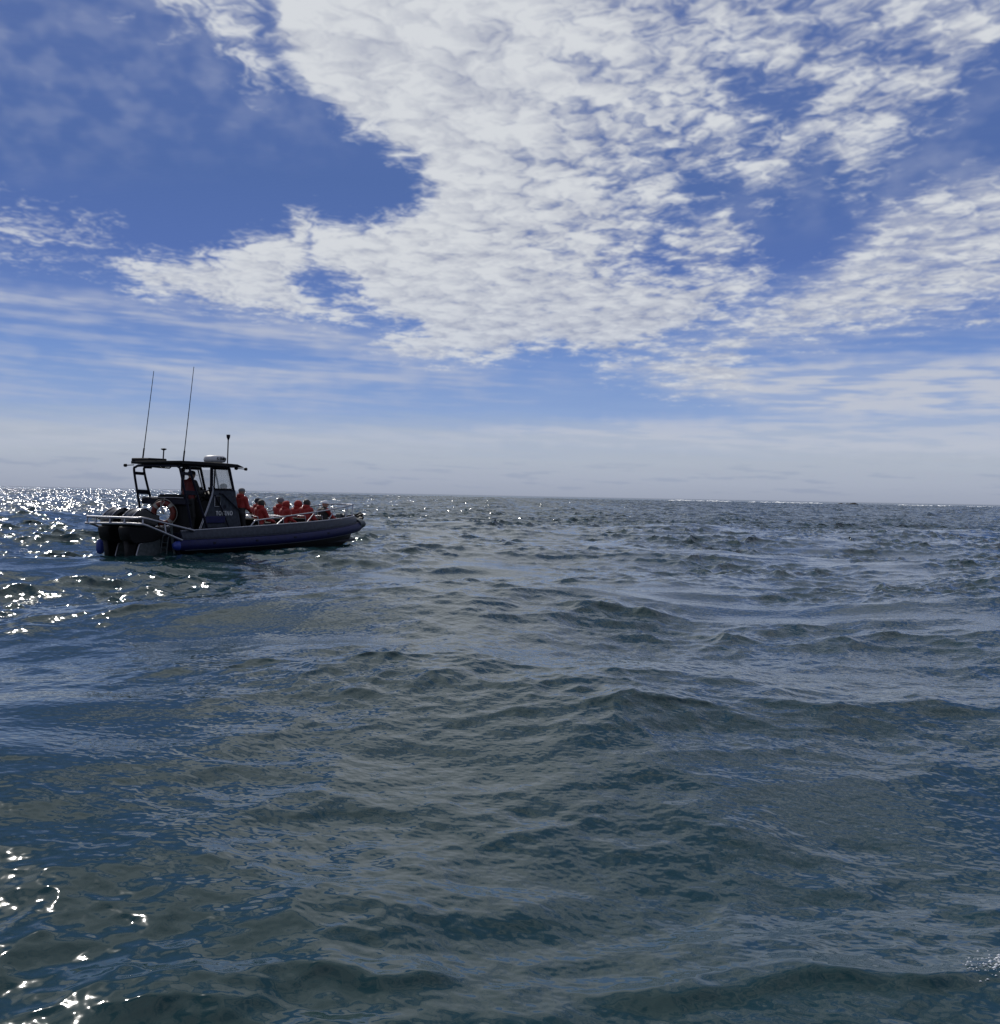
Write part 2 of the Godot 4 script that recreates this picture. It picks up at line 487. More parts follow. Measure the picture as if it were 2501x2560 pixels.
func wave_at(x: float, z: float) -> Vector3:
	var out := Vector3(x, 0, z)
	# long swell tile, turned a little so that the tiles' repeats never line up
	var s := swell
	var n := s.n
	var fx := (x + SWELL_AT.x) / s.size * n
	var fz := (z + SWELL_AT.y) / s.size * n
	var ix := floori(fx)
	var iz := floori(fz)
	fx -= ix
	fz -= iz
	var a := posmod(iz, n) * n
	var b := posmod(iz + 1, n) * n
	var c := posmod(ix, n)
	var d := posmod(ix + 1, n)
	var w00 := (1.0 - fx) * (1.0 - fz)
	var w10 := fx * (1.0 - fz)
	var w01 := (1.0 - fx) * fz
	var w11 := fx * fz
	var far := lerpf(1.0, 2.3, ss(50.0, 260.0, sqrt(x * x + z * z)))   # swell raised far out so that its fronts darken the water below the horizon
	out.y += far * (s.h[a + c] * w00 + s.h[a + d] * w10 + s.h[b + c] * w01 + s.h[b + d] * w11)
	out.x += 1.2 * (s.dx[a + c] * w00 + s.dx[a + d] * w10 + s.dx[b + c] * w01 + s.dx[b + d] * w11)
	out.z += 1.2 * (s.dz[a + c] * w00 + s.dz[a + d] * w10 + s.dz[b + c] * w01 + s.dz[b + d] * w11)
	s = chop
	n = s.n
	var tx := x * 0.891 - z * 0.454
	var tz := x * 0.454 + z * 0.891
	fx = tx / s.size * n
	fz = tz / s.size * n
	ix = floori(fx)
	iz = floori(fz)
	fx -= ix
	fz -= iz
	a = posmod(iz, n) * n
	b = posmod(iz + 1, n) * n
	c = posmod(ix, n)
	d = posmod(ix + 1, n)
	w00 = (1.0 - fx) * (1.0 - fz)
	w10 = fx * (1.0 - fz)
	w01 = (1.0 - fx) * fz
	w11 = fx * fz
	# gusts: ripples are livelier in some places than in others
	var gust := clampf(1.0 + 1.7 * gusts.get_noise_2d(x, z), 0.2, 2.1) * lerpf(0.8, 1.9, ss(6.0, 45.0, sqrt(x * x + z * z)))   # raised farther out to add sun glitter and darken the water
	# an added smoother lane straight ahead, shaped to brighten the reflection of the cloud
	var lane := (x + 0.03 * z - 0.15 + 0.8 * gusts.get_noise_2d(z * 0.6, 40.0)) / (1.1 + 0.17 * absf(z))
	gust *= 1.15 - 0.42 * exp(-lane * lane) * (1.0 - ss(35.0, 70.0, absf(z)))
	out.y += gust * (s.h[a + c] * w00 + s.h[a + d] * w10 + s.h[b + c] * w01 + s.h[b + d] * w11)
	var sx := s.dx[a + c] * w00 + s.dx[a + d] * w10 + s.dx[b + c] * w01 + s.dx[b + d] * w11
	var sz := s.dz[a + c] * w00 + s.dz[a + d] * w10 + s.dz[b + c] * w01 + s.dz[b + d] * w11
	out.x += 1.3 * gust * (sx * 0.891 + sz * 0.454)
	out.z += 1.3 * gust * (-sx * 0.454 + sz * 0.891)
	if z < -3.0 and z > -17.0 and absf(x) < 6.0:
		for c5 in CRESTS:
			out.y += crest_height(c5, x, z)
	return out


# single seas that stand out of the chop: their crest lines (x, z pairs), height and width
const CRESTS := [
	{"line": [0.30, -4.05, 0.75, -3.92, 1.25, -4.10, 1.75, -4.08, 2.30, -4.32, 2.9, -4.3], "h": 0.034, "w": 0.15},
	{"line": [-1.0, -8.75, -0.45, -9.0, 0.1, -8.95, 0.75, -9.15, 1.5, -9.35], "h": 0.055, "w": 0.30},
	{"line": [1.2, -15.0, 1.7, -15.4, 2.15, -15.3, 2.9, -15.0], "h": 0.11, "w": 0.42},
	{"line": [-0.7, -3.95, -0.3, -3.85, 0.05, -4.0], "h": 0.03, "w": 0.12},
]


func crest_height(c: Dictionary, x: float, z: float) -> float:
	var l: Array = c.line
	var w: float = c.w
	if x < l[0] - w or x > l[l.size() - 2] + w or z > l[1] + 1.2 or z < l[1] - 1.2:
		return 0.0
	var best := 1e9
	var along := 0.0
	var near := 1.0
	for i in range(0, l.size() - 2, 2):
		var ax: float = l[i]
		var az: float = l[i + 1]
		var ex: float = l[i + 2] - ax
		var ez: float = l[i + 3] - az
		var t := clampf(((x - ax) * ex + (z - az) * ez) / (ex * ex + ez * ez), 0.0, 1.0)
		var dx := x - ax - ex * t
		var dz := z - az - ez * t
		var d := dx * dx + dz * dz
		if d < best:
			best = d
			along = (i * 0.5 + t) / (l.size() * 0.5 - 1.0)
			near = 0.55 if dz > 0.0 else 1.25      # steep in front, long behind
	var wob := 1.0 + 0.35 * gusts.get_noise_2d(x * 14.0, z * 14.0)
	return c.h * wob * exp(-best / (w * w * near * near)) * ss(0.0, 0.25, along) * ss(1.0, 0.75, along)


func build_foam() -> void:
	# the top of the sea at the right edge of the view is just breaking: bubbles and drops on the crest
	var r := RandomNumberGenerator.new()
	r.seed = 8
	var st := begin()
	for i in 900:
		var x := 2.22 + r.randfn() * 0.05
		var z := -4.13 + r.randfn() * 0.06
		if i > 820:
			x = 1.95 + r.randf() * 0.25
			z = -4.10 - (x - 1.95) * 0.25 + r.randfn() * 0.05
		var s := r.randf_range(0.002, 0.006) * (0.7 if i > 820 else 1.0)
		var p := Vector3(x, wave_at(x, z).y + s * 0.4 + absf(r.randfn()) * 0.004, z)
		var turn := Basis(Vector3.UP, r.randf() * TAU).scaled(Vector3(s * r.randf_range(1.0, 2.0), s * 0.8, s))
		var ring := []
		for k in 6:
			ring.append(p + turn * Vector3(cos(TAU * k / 6.0), 0, sin(TAU * k / 6.0)))
		st.set_smooth_group(1)
		for k in 6:
			for v in [p + turn * Vector3.UP, ring[(k + 1) % 6], ring[k], p - turn * Vector3.UP, ring[k], ring[(k + 1) % 6]]:
				st.add_vertex(v)
	var o := put(self, "foam", st, M.foam)
	o.set_meta("kind", "stuff")
	tag(o, "small patch of white foam on the breaking crest at the lower right", "foam")


var gusts: FastNoiseLite


func build_sea() -> void:
	gusts = noise(FastNoiseLite.TYPE_SIMPLEX_SMOOTH, 0.16, 3, 77)
	swell = wave_tile(256, 41.0, 0.9, 24.0, 0.10, 66.0, 6.0, 2.05, 4)
	chop = wave_tile(512, 8.7, 0.07, 1.9, 0.145, 80.0, 3.0, 2.05, 9)
	ripple = wave_tile(512, 2.3, 0.03, 0.30, 0.042, 80.0, 1.4, 1.5, 15, false)
	print("tiles done ", Time.get_ticks_msec())
	# rings round the camera's place, finer where the water is near; all round, finer in front
	var radii := PackedFloat32Array([0.0, 0.7, 1.4, 2.0])
	var r := 2.4
	while r < 7600.0:
		radii.append(r)
		r += r * 0.0042 if r < 75.0 else (minf(r * lerpf(0.0042, 0.012, ss(75.0, 180.0, r)), 2.4) if r < 900.0 else r * 0.02)
	var angles := PackedFloat32Array()
	var a := -36.0
	while a < 36.001:
		angles.append(deg_to_rad(a))
		a += 0.09
	a = 39.0
	while a < 322.0:
		angles.append(deg_to_rad(a))
		a += 3.0
	var cols := angles.size()
	var rows := radii.size()
	wave_rows.resize(rows)
	in_threads(rows, func(j: int):
		var line := PackedVector3Array()
		line.resize(cols)
		for i in cols:
			line[i] = wave_at(sin(angles[i]) * radii[j], -cos(angles[i]) * radii[j])
		wave_rows[j] = line)
	print("waves done ", Time.get_ticks_msec())
	var normal_rows := []
	normal_rows.resize(rows)
	in_threads(rows, func(j: int):
		var line := PackedVector3Array()
		line.resize(cols)
		var here: PackedVector3Array = wave_rows[j]
		var before: PackedVector3Array = wave_rows[maxi(j - 1, 0)]
		var after: PackedVector3Array = wave_rows[mini(j + 1, rows - 1)]
		for i in cols:
			var nv := (here[(i + 1) % cols] - here[(i + cols - 1) % cols]).cross(before[i] - after[i]).normalized()
			line[i] = (-nv if nv.y < 0.0 else nv) if j > 0 else Vector3.UP
		normal_rows[j] = line)
	var mesh := ArrayMesh.new()
	var split := 0
	while radii[split] < 70.0:
		split += 1
	for part in [[0, split], [split, rows - 1]]:
		var from: int = part[0]
		var to: int = part[1]
		var v := PackedVector3Array()
		var nn := PackedVector3Array()
		for j in range(from, to + 1):
			v.append_array(wave_rows[j])
			nn.append_array(normal_rows[j])
		var chunks := []
		chunks.resize(to - from)
		in_threads(to - from, func(j: int):
			var ix := PackedInt32Array()
			ix.resize(cols * 6)
			for i in cols:
				var p := j * cols + i
				var q := j * cols + (i + 1) % cols
				var o := i * 6
				ix[o] = p
				ix[o + 1] = p + cols
				ix[o + 2] = q
				ix[o + 3] = q
				ix[o + 4] = p + cols
				ix[o + 5] = q + cols
			chunks[j] = ix)
		var index := PackedInt32Array()
		for ch in chunks:
			index.append_array(ch)
		var arrays := []
		arrays.resize(Mesh.ARRAY_MAX)
		arrays[Mesh.ARRAY_VERTEX] = v
		arrays[Mesh.ARRAY_NORMAL] = nn
		arrays[Mesh.ARRAY_INDEX] = index
		mesh.add_surface_from_arrays(Mesh.PRIMITIVE_TRIANGLES, arrays)
	mesh.surface_set_material(0, water(ripple, 1.0, 0.06))
	mesh.surface_set_material(1, water(far_tile(), 1.0, 0.16))
	var sea := MeshInstance3D.new()
	sea.name = "sea"
	sea.mesh = mesh
	sea.set_meta("kind", "structure")
	sea.set_meta("label", "choppy dark blue-green sea with sun glitter, reaching the horizon")
	sea.set_meta("category", "sea")
	add_child(sea)
	print("sea done ", Time.get_ticks_msec())


func far_tile() -> Tile:
	# beyond the fine mesh the waves are too small for its cells: their slopes go into the relief
	return wave_tile(512, 37.0, 0.20, 5.0, 0.30, 75.0, 1.2, 1.7, 31, false)


func water(t: Tile, strength: float, rough: float) -> StandardMaterial3D:
	var n := t.n
	var px := PackedByteArray()
	px.resize(n * n * 3)
	var d := 2.0 * t.size / n
	for j in n:
		for i in n:
			var sx := (t.h[j * n + (i + 1) % n] - t.h[j * n + (i + n - 1) % n]) / d
			var sz := (t.h[((j + 1) % n) * n + i] - t.h[((j + n - 1) % n) * n + i]) / d
			var v := Vector3(-sx, sz, 1.0).normalized() * 0.5 + Vector3(0.5, 0.5, 0.5)
			var o := (j * n + i) * 3
			px[o] = int(v.x * 255.0 + 0.5)
			px[o + 1] = int(v.y * 255.0 + 0.5)
			px[o + 2] = int(v.z * 255.0 + 0.5)
	var im := Image.create_from_data(n, n, false, Image.FORMAT_RGB8, px)
	var m := StandardMaterial3D.new()
	m.albedo_color = Color(0.008, 0.031, 0.033).linear_to_srgb()
	m.roughness = rough
	m.metallic_specular = 0.39
	m.normal_enabled = true
	m.normal_scale = strength
	m.normal_texture = ImageTexture.create_from_image(im)
	m.uv1_triplanar = true
	m.uv1_world_triplanar = true
	m.uv1_triplanar_sharpness = 8.0
	m.uv1_scale = Vector3.ONE / t.size
	return m


# =====================================================================  shapes
func begin() -> SurfaceTool:
	var st := SurfaceTool.new()
	st.begin(Mesh.PRIMITIVE_TRIANGLES)
	return st


func quad(st: SurfaceTool, a: Vector3, b: Vector3, c: Vector3, d: Vector3) -> void:
	for v in [a, c, b, a, d, c]:
		st.add_vertex(v)


func box(st: SurfaceTool, at: Vector3, size: Vector3, turn := Basis.IDENTITY, bevel := 0.012) -> void:
	# a box with chamfered edges
	st.set_smooth_group(-1)
	var h := size * 0.5
	var b := minf(bevel, minf(h.x, minf(h.y, h.z)) * 0.6)
	var corner := {}
	for sx in [-1, 1]:
		for sy in [-1, 1]:
			for sz in [-1, 1]:
				var s := Vector3(sx, sy, sz)
				for axis in 3:
					var p := Vector3(sx * (h.x - b), sy * (h.y - b), sz * (h.z - b))
					p[axis] = s[axis] * h[axis]
					corner[[sx, sy, sz, axis]] = at + turn * p
	for axis in 3:
		var u := (axis + 1) % 3
		var w := (axis + 2) % 3
		for s in [-1, 1]:
			var f := func(a: int, c: int) -> Vector3:
				var k := [0, 0, 0, axis]
				k[axis] = s
				k[u] = a
				k[w] = c
				return corner[k]
			if s > 0:
				quad(st, f.call(-1, -1), f.call(1, -1), f.call(1, 1), f.call(-1, 1))
			else:
				quad(st, f.call(-1, -1), f.call(-1, 1), f.call(1, 1), f.call(1, -1))
		for a in [-1, 1]:
			for c in [-1, 1]:
				var k0 := [0, 0, 0, u]
				k0[u] = a
				k0[w] = c
				var e := []
				for end in [-1, 1]:
					k0[axis] = end
					k0[3] = u
					e.append(corner[k0.duplicate()])
					k0[3] = w
					e.append(corner[k0.duplicate()])
				quad(st, e[0], e[1], e[3], e[2])
	for sx in [-1, 1]:
		for sy in [-1, 1]:
			for sz in [-1, 1]:
				for k in 3:
					st.add_vertex(corner[[sx, sy, sz, k]])


func smooth_line(pts: Array, steps := 5) -> Array:
	if steps <= 1 or pts.size() < 3:
		return pts
	var out := []
	for i in pts.size() - 1:
		var p0: Vector3 = pts[maxi(i - 1, 0)]
		var p1: Vector3 = pts[i]
		var p2: Vector3 = pts[i + 1]
		var p3: Vector3 = pts[mini(i + 2, pts.size() - 1)]
		for k in steps:
			out.append(p1.cubic_interpolate(p2, p0, p3, float(k) / steps))
	out.append(pts[-1])
	return out


func loft(st: SurfaceTool, rings: Array, closed := true, caps := true) -> void:
	st.set_smooth_group(1)
	for j in rings.size() - 1:
		var a: Array = rings[j]
		var b: Array = rings[j + 1]
		var n := a.size()
		for i in (n if closed else n - 1):
			var k := (i + 1) % n
			quad(st, a[i], a[k], b[k], b[i])
	if caps and closed:
		st.set_smooth_group(-1)
		for e in [0, rings.size() - 1]:
			var r: Array = rings[e]
			var mid := Vector3.ZERO
			for p in r:
				mid += p / float(r.size())
			for i in r.size():
				var k := (i + 1) % r.size()
				for v in ([mid, r[i], r[k]] if e == 0 else [mid, r[k], r[i]]):
					st.add_vertex(v)


func tube(st: SurfaceTool, pts: Array, r: float, seg := 8, steps := 1, flat := 1.0, r_end := -1.0) -> void:
	# a round bar along a line; flat squeezes it upright
	var line := smooth_line(pts, steps)
	var rings := []
	var side := Vector3.ZERO
	for i in line.size():
		var t: Vector3 = (line[mini(i + 1, line.size() - 1)] - line[maxi(i - 1, 0)]).normalized()
		if side == Vector3.ZERO:
			side = t.cross(Vector3.UP if absf(t.y) < 0.95 else Vector3.RIGHT).normalized()
		else:
			side = (side - t * side.dot(t)).normalized()
		var up := side.cross(t)
		var ring := []
		var rr := r if r_end < 0.0 else lerpf(r, r_end, float(i) / (line.size() - 1))
		for k in seg:
			var a := TAU * k / seg
			ring.append(line[i] + side * cos(a) * rr + up * sin(a) * rr * flat)
		rings.append(ring)
	loft(st, rings)


func slab(st: SurfaceTool, outline: PackedVector2Array, z0: float, z1: float, bevel := 0.0) -> void:
	# an outline in x, y made thick along z, its rims rounded by bevel
	var mid := Vector2.ZERO
	for p in outline:
		mid += p / outline.size()
	var inner := PackedVector2Array()
	if bevel > 0.0:
		for p in outline:
			inner.append(p + (mid - p).normalized() * bevel)
	var levels := [[z0, outline], [z1, outline]] if bevel <= 0.0 else [[z0, inner], [z0 + bevel * 0.35, lerp_outline(inner, outline, 0.7)], [z0 + bevel, outline], [z1 - bevel, outline], [z1 - bevel * 0.35, lerp_outline(inner, outline, 0.7)], [z1, inner]]
	var rings := []
	for l in levels:
		var ring := []
		for p in l[1]:
			ring.append(Vector3(p.x, p.y, l[0]))
		rings.append(ring)
	if bevel > 0.0:
		loft(st, rings, true, false)
	else:
		st.set_smooth_group(-1)
		for i in outline.size():
			var k := (i + 1) % outline.size()
			quad(st, rings[0][i], rings[0][k], rings[1][k], rings[1][i])
	st.set_smooth_group(-1)
	for e in [0, levels.size() - 1]:
		var o: PackedVector2Array = levels[e][1]
		var tri := Geometry2D.triangulate_polygon(o)
		for i in range(0, tri.size(), 3):
			var order := [tri[i], tri[i + 1], tri[i + 2]] if e == 0 else [tri[i], tri[i + 2], tri[i + 1]]
			for k in order:
				st.add_vertex(Vector3(o[k].x, o[k].y, levels[e][0]))


func lerp_outline(a: PackedVector2Array, b: PackedVector2Array, t: float) -> PackedVector2Array:
	var out := PackedVector2Array()
	for i in a.size():
		out.append(a[i].lerp(b[i], t))
	return out


func lathe(st: SurfaceTool, profile: Array, at: Vector3, axis := Vector3.UP, seg := 14) -> void:
	# profile: [radius, height] pairs turned about the axis
	var s := axis.cross(Vector3.RIGHT if absf(axis.x) < 0.9 else Vector3.FORWARD).normalized()
	var t := axis.cross(s)
	var rings := []
	for p in profile:
		var ring := []
		for k in seg:
			var a := TAU * k / seg
			ring.append(at + axis * p[1] + (s * cos(a) + t * sin(a)) * p[0])
		rings.append(ring)
	loft(st, rings)


func put(parent: Node, called: String, st: SurfaceTool, m: Material) -> MeshInstance3D:
	st.generate_normals()
	var o := MeshInstance3D.new()
	o.name = called
	o.mesh = st.commit()
	o.material_override = m
	parent.add_child(o, true)
	return o


func text(parent: Node, called: String, words: String, at: Vector3, height: float, m: Material, turn := Basis.IDENTITY, bold := 700) -> MeshInstance3D:
	var t := TextMesh.new()
	var f := SystemFont.new()
	f.font_names = PackedStringArray(["Droid Sans"])
	f.font_weight = bold
	t.font = f
	t.text = words
	t.font_size = 48
	t.pixel_size = height / 35.0
	t.depth = 0.004
	var o := MeshInstance3D.new()
	o.name = called
	o.mesh = t
	o.material_override = m
	o.transform = Transform3D(turn, at)
	parent.add_child(o, true)
	return o


func tag(o: Node, label: String, category: String, group := "") -> void:
	o.set_meta("label", label)
	o.set_meta("category", category)
	if group:
		o.set_meta("group", group)


# =====================================================================  materials
func paint(r: float, g: float, b: float, rough: float, metal := 0.0, mottle := 0.0, scale := 1.5) -> StandardMaterial3D:
	var m := StandardMaterial3D.new()
	m.albedo_color = Color(r, g, b).linear_to_srgb()
	m.roughness = rough
	m.metallic = metal
	if mottle > 0.0:   # salt, scuffs and stains
		var n := NoiseTexture2D.new()
		n.width = 256
		n.height = 256
		n.seamless = true
		n.noise = noise(FastNoiseLite.TYPE_SIMPLEX_SMOOTH, 0.02, 5, int(r * 9000.0 + b * 5000.0))
		var g2 := Gradient.new()
		g2.set_color(0, Color(1.0 - mottle, 1.0 - mottle, 1.0 - mottle))
		g2.set_color(1, Color(1, 1, 1))
		n.color_ramp = g2
		m.albedo_texture = n
		m.uv1_triplanar = true
		m.uv1_scale = Vector3.ONE * scale
	return m


func make_materials() -> void:
	M.grey = paint(0.040, 0.049, 0.068, 0.48, 0.0, 0.35)
	M.navy = paint(0.010, 0.013, 0.075, 0.5, 0.0, 0.3)
	M.deep = paint(0.007, 0.008, 0.022, 0.55, 0.0, 0.3)
	M.black = paint(0.004, 0.004, 0.005, 0.55, 0.0, 0.3)
	M.gloss = paint(0.004, 0.004, 0.005, 0.2, 0.0, 0.0)
	M.seat = paint(0.008, 0.008, 0.010, 0.7, 0.0, 0.3)
	M.steel = paint(0.42, 0.42, 0.45, 0.42, 0.9, 0.25, 4.0)
	M.alloy = paint(0.085, 0.105, 0.11, 0.55, 0.1, 0.4)
	M.white = paint(0.6, 0.6, 0.6, 0.45, 0.0, 0.2)
	M.orange = paint(0.19, 0.020, 0.007, 0.6, 0.0, 0.4)
	M.blue = paint(0.012, 0.03, 0.20, 0.5)
	M.rope = paint(0.30, 0.28, 0.24, 0.9)
	M.rock = paint(0.035, 0.034, 0.03, 0.8, 0.0, 0.5, 0.3)
	M.foam = paint(0.8, 0.82, 0.82, 0.9)
	for k in ["black", "deep", "seat", "navy", "grey"]:
		M[k].metallic_specular = 0.3
	M.glass = paint(0.55, 0.62, 0.62, 0.03)
	M.glass.transparency = BaseMaterial3D.TRANSPARENCY_ALPHA
	M.glass.albedo_color.a = 0.18


# =====================================================================  the charter boat
# Boat axes: x forwards from the transom, y up from the waterline, z to starboard.
var boat_at := Transform3D(Basis(Vector3.UP, deg_to_rad(59.2)), Vector3(-9.32, 0.0, -27.07))


func half_beam(u: float) -> float:
	return 1.06 if u < 3.6 else 1.06 * sqrt(maxf(0.0, 1.0 - pow((u - 3.6) / 4.86, 2.3)))


func collar_height(u: float) -> float:
	return 0.36 + 0.005 * u + 0.36 * pow(clampf(u / 8.5, 0.0, 1.0), 2.6)


func gunwale(u: float, side: float, inset := 0.0) -> Vector3:
	var y := 0.73 + 0.030 * u + 0.08 * pow(clampf(u / 8.2, 0.0, 1.0), 3.0)
	return Vector3(u - 0.16 * pow(clampf(u / 8.46, 0.0, 1.0), 3.0), y, side * maxf(half_beam(u) - 0.03 - inset, 0.012))


func hull_u(i: int, n: int, last := 8.46) -> float:
	var t := float(i) / n
	return last * (1.0 - pow(1.0 - t, 1.7))


func build_boat() -> void:
	# float it on the mean level of the waves under it
	var level := 0.0
	for u in range(0, 9, 2):
		for v in [-1, 0, 1]:
			var p := boat_at * Vector3(u, 0, v)
			level += wave_at(p.x, p.z).y / 15.0
	boat_at.origin.y = level - 0.05   # she is heavily laden
	print("water at the boat ", level)
	var boat := Node3D.new()
	boat.name = "charter_boat"
	boat.transform = boat_at
	add_child(boat)
	tag(boat, "grey and navy open tour boat with black roof and twin outboard engines", "boat")
	build_hull(boat)
	build_cabin(boat)
	build_roof(boat)
	build_stern(boat)
	build_bow(boat)
	build_seats(boat)
	build_life_ring()


func build_hull(boat: Node3D) -> void:
	var n := 34
	# the planing bottom below the collar
	var st := begin()
	var rings := []
	for i in n + 1:
		var u := hull_u(i, n, 8.2)
		var b := half_beam(u) * sqrt(maxf(0.04, 1.0 - pow(maxf(u - 7.0, 0.0) / 1.28, 2.0)))
		var yc := collar_height(u)
		var rise := pow(clampf((u - 4.6) / 3.85, 0.0, 1.0), 2.4)
		var keel := lerpf(-0.42, yc - 0.06, rise)
		var chine := lerpf(-0.06, yc - 0.08, rise)
		var ring := []
		for p in [[b - 0.02, yc + 0.02], [b + 0.02, yc - 0.13], [b * 0.93, lerpf(chine, yc - 0.14, 0.55)], [b * 0.86, chine], [b * 0.45, lerpf(keel, chine, 0.5)], [0.0, keel], [-b * 0.45, lerpf(keel, chine, 0.5)], [-b * 0.86, chine], [-b * 0.93, lerpf(chine, yc - 0.14, 0.55)], [-b - 0.02, yc - 0.13], [-b + 0.02, yc + 0.02]]:
			ring.append(Vector3(u, p[1], p[0]))
		rings.append(ring)
	loft(st, rings, true, true)
	var hull := put(boat, "hull", st, M.black)
	# the transom
	st = begin()
	slab(st, PackedVector2Array([Vector2(-1.0, -0.1), Vector2(1.0, -0.1), Vector2(1.04, 0.68), Vector2(-1.04, 0.68)]), -0.02, 0.05)
	var tr := put(hull, "transom", st, M.deep)
	tr.basis = Basis(Vector3.UP, deg_to_rad(-90))
	tr.position = Vector3(0.02, 0, 0)
	# bulwarks of grey plate, each with an inner and an outer face
	for side in [-1.0, 1.0]:
		st = begin()
		rings = []
		for i in n + 1:
			var u := hull_u(i, n, 8.40)
			var g := gunwale(u, side)
			var b := maxf(half_beam(u), 0.02)
			var yc := collar_height(u)
			rings.append([g, Vector3(u, lerpf(yc + 0.12, g.y, 0.35), side * (b + 0.035)), Vector3(u, yc + 0.12, side * (b + 0.045)), Vector3(u, yc + 0.05, side * maxf(b - 0.05, 0.0)), Vector3(u, maxf(0.30, yc - 0.08), side * maxf(b - 0.06, 0.0)), gunwale(u, side, 0.05)])
		loft(st, rings, true, true)
		var w := put(boat, "bulwark", st, M.grey)
		# knuckle: a pressed fold along the plate
		st = begin()
		var line := []
		for i in n + 1:
			var u := hull_u(i, n, 8.2)
			line.append(Vector3(u, collar_height(u) + 0.155, side * (half_beam(u) + 0.036)))
		tube(st, line, 0.012, 6)
		put(w, "spray_rail", st, M.deep)
		# bright cap along the edge
		st = begin()
		line = []
		for i in n + 1:
			line.append(gunwale(hull_u(i, n, 8.38), side, 0.02) + Vector3(0, 0.006, 0))
		tube(st, line, 0.020, 8, 1)
		put(boat, "gunwale_cap", st, M.steel)
		# the foam collar
		st = begin()
		line = []
		for i in n + 1:
			var u := hull_u(i, n, 8.22)
			line.append(Vector3(u, collar_height(u), side * half_beam(u)))
		line.push_front(Vector3(-0.10, 0.35, side * 1.04))
		rings = []
		for i in line.size():
			var t: Vector3 = (line[mini(i + 1, line.size() - 1)] - line[maxi(i - 1, 0)]).normalized()
			var out := t.cross(Vector3.UP).normalized() * 1.0
			if out.z * side < 0.0:
				out = -out
			var ring := []
			var k := 0.72 if i == 0 else 1.0
			for a in 16:
				var ang := TAU * a / 16.0
				ring.append(line[i] + out * cos(ang) * 0.175 * k + Vector3.UP * sin(ang) * (0.165 * k))
			rings.append(ring)
		loft(st, rings)
		var collar := put(boat, "collar", st, M.navy)
		collar.set_meta("label", "navy blue foam collar along the side")
		# rubbing strips on the collar
		for lift in [[-0.135, 0.115, 0.014, M.grey], [0.150, 0.088, 0.009, M.grey]]:
			st = begin()
			var l2 := []
			for i in n + 1:
				var u := hull_u(i, n, 8.3)
				l2.append(Vector3(u, collar_height(u) + lift[0], side * (half_beam(u) + lift[1] + 0.006)))
			tube(st, l2, lift[2], 6)
			put(collar, "rubbing_strip", st, lift[3])
		# grab line patches
		for u in [1.0, 2.6, 4.2, 5.8]:
			st = begin()
			box(st, Vector3(u, collar_height(u) + 0.03, side * (half_beam(u) + 0.172)), Vector3(0.09, 0.06, 0.02))
			put(collar, "patch", st, M.deep)
		# end cone with its pale stitching
		st = begin()
		lathe(st, [[0.13, 0.0], [0.125, 0.05], [0.09, 0.13], [0.03, 0.17]], Vector3(-0.10, 0.35, side * 1.04), Vector3.LEFT)
		put(collar, "end_cone", st, M.blue)
		for k in 3:
			st = begin()
			box(st, Vector3(-0.02 + 0.10 * k, 0.505, side * 1.12), Vector3(0.045, 0.012, 0.03))
			put(collar, "stitched_patch", st, M.white)
	# rounded grey nose
	st = begin()
	rings = []
	for i in 10:
		var t := i / 9.0
		var u := lerpf(8.0, 8.42, sin(t * PI * 0.5))
		var k := sqrt(maxf(0.0, 1.0 - t * t * t)) + 0.03
		var ring := []
		for a in 16:
			var ang := TAU * a / 16.0
			ring.append(Vector3(u, collar_height(8.2) + 0.03 + 0.03 + sin(ang) * 0.23 * lerpf(1.0, k, 0.6), cos(ang) * (half_beam(8.02) + 0.20) * k))
		rings.append(ring)
	loft(st, rings)
	put(boat, "bow_fender", st, M.alloy)
	st = begin()
	var lip := []
	for i in 13:
		var a := -PI / 2 + PI * i / 12.0
		lip.append(Vector3(8.0 + cos(a) * 0.43, collar_height(8.2) - 0.08 + 0.06 * cos(a), sin(a) * 0.62))
	tube(st, lip, 0.020, 6)
	put(boat, "bow_lip", st, M.alloy)
	# deck inside
	st = begin()
	var o := PackedVector2Array()
	for i in n + 1:
		var u := hull_u(i, n, 8.1)
		o.append(Vector2(u, half_beam(u) - 0.06))
	for i in n + 1:
		var u := hull_u(n - i, n, 8.1)
		o.append(Vector2(u, -half_beam(u) + 0.06))
	slab(st, o, -0.30, -0.24)
	var deck := put(boat, "deck", st, M.deep)
	deck.basis = Basis(Vector3.RIGHT, deg_to_rad(90))
	# foredeck plate
	st = begin()
	o = PackedVector2Array()
	for i in 9:
		var u := lerpf(7.3, 8.2, i / 8.0)
		o.append(Vector2(u, maxf(half_beam(u) - 0.10, 0.02)))
	for i in 9:
		var u := lerpf(8.2, 7.3, i / 8.0)
		o.append(Vector2(u, -maxf(half_beam(u) - 0.10, 0.02)))
	slab(st, o, -0.985, -0.94)
	var fd := put(boat, "foredeck", st, M.alloy)
	fd.basis = Basis(Vector3.RIGHT, deg_to_rad(90))


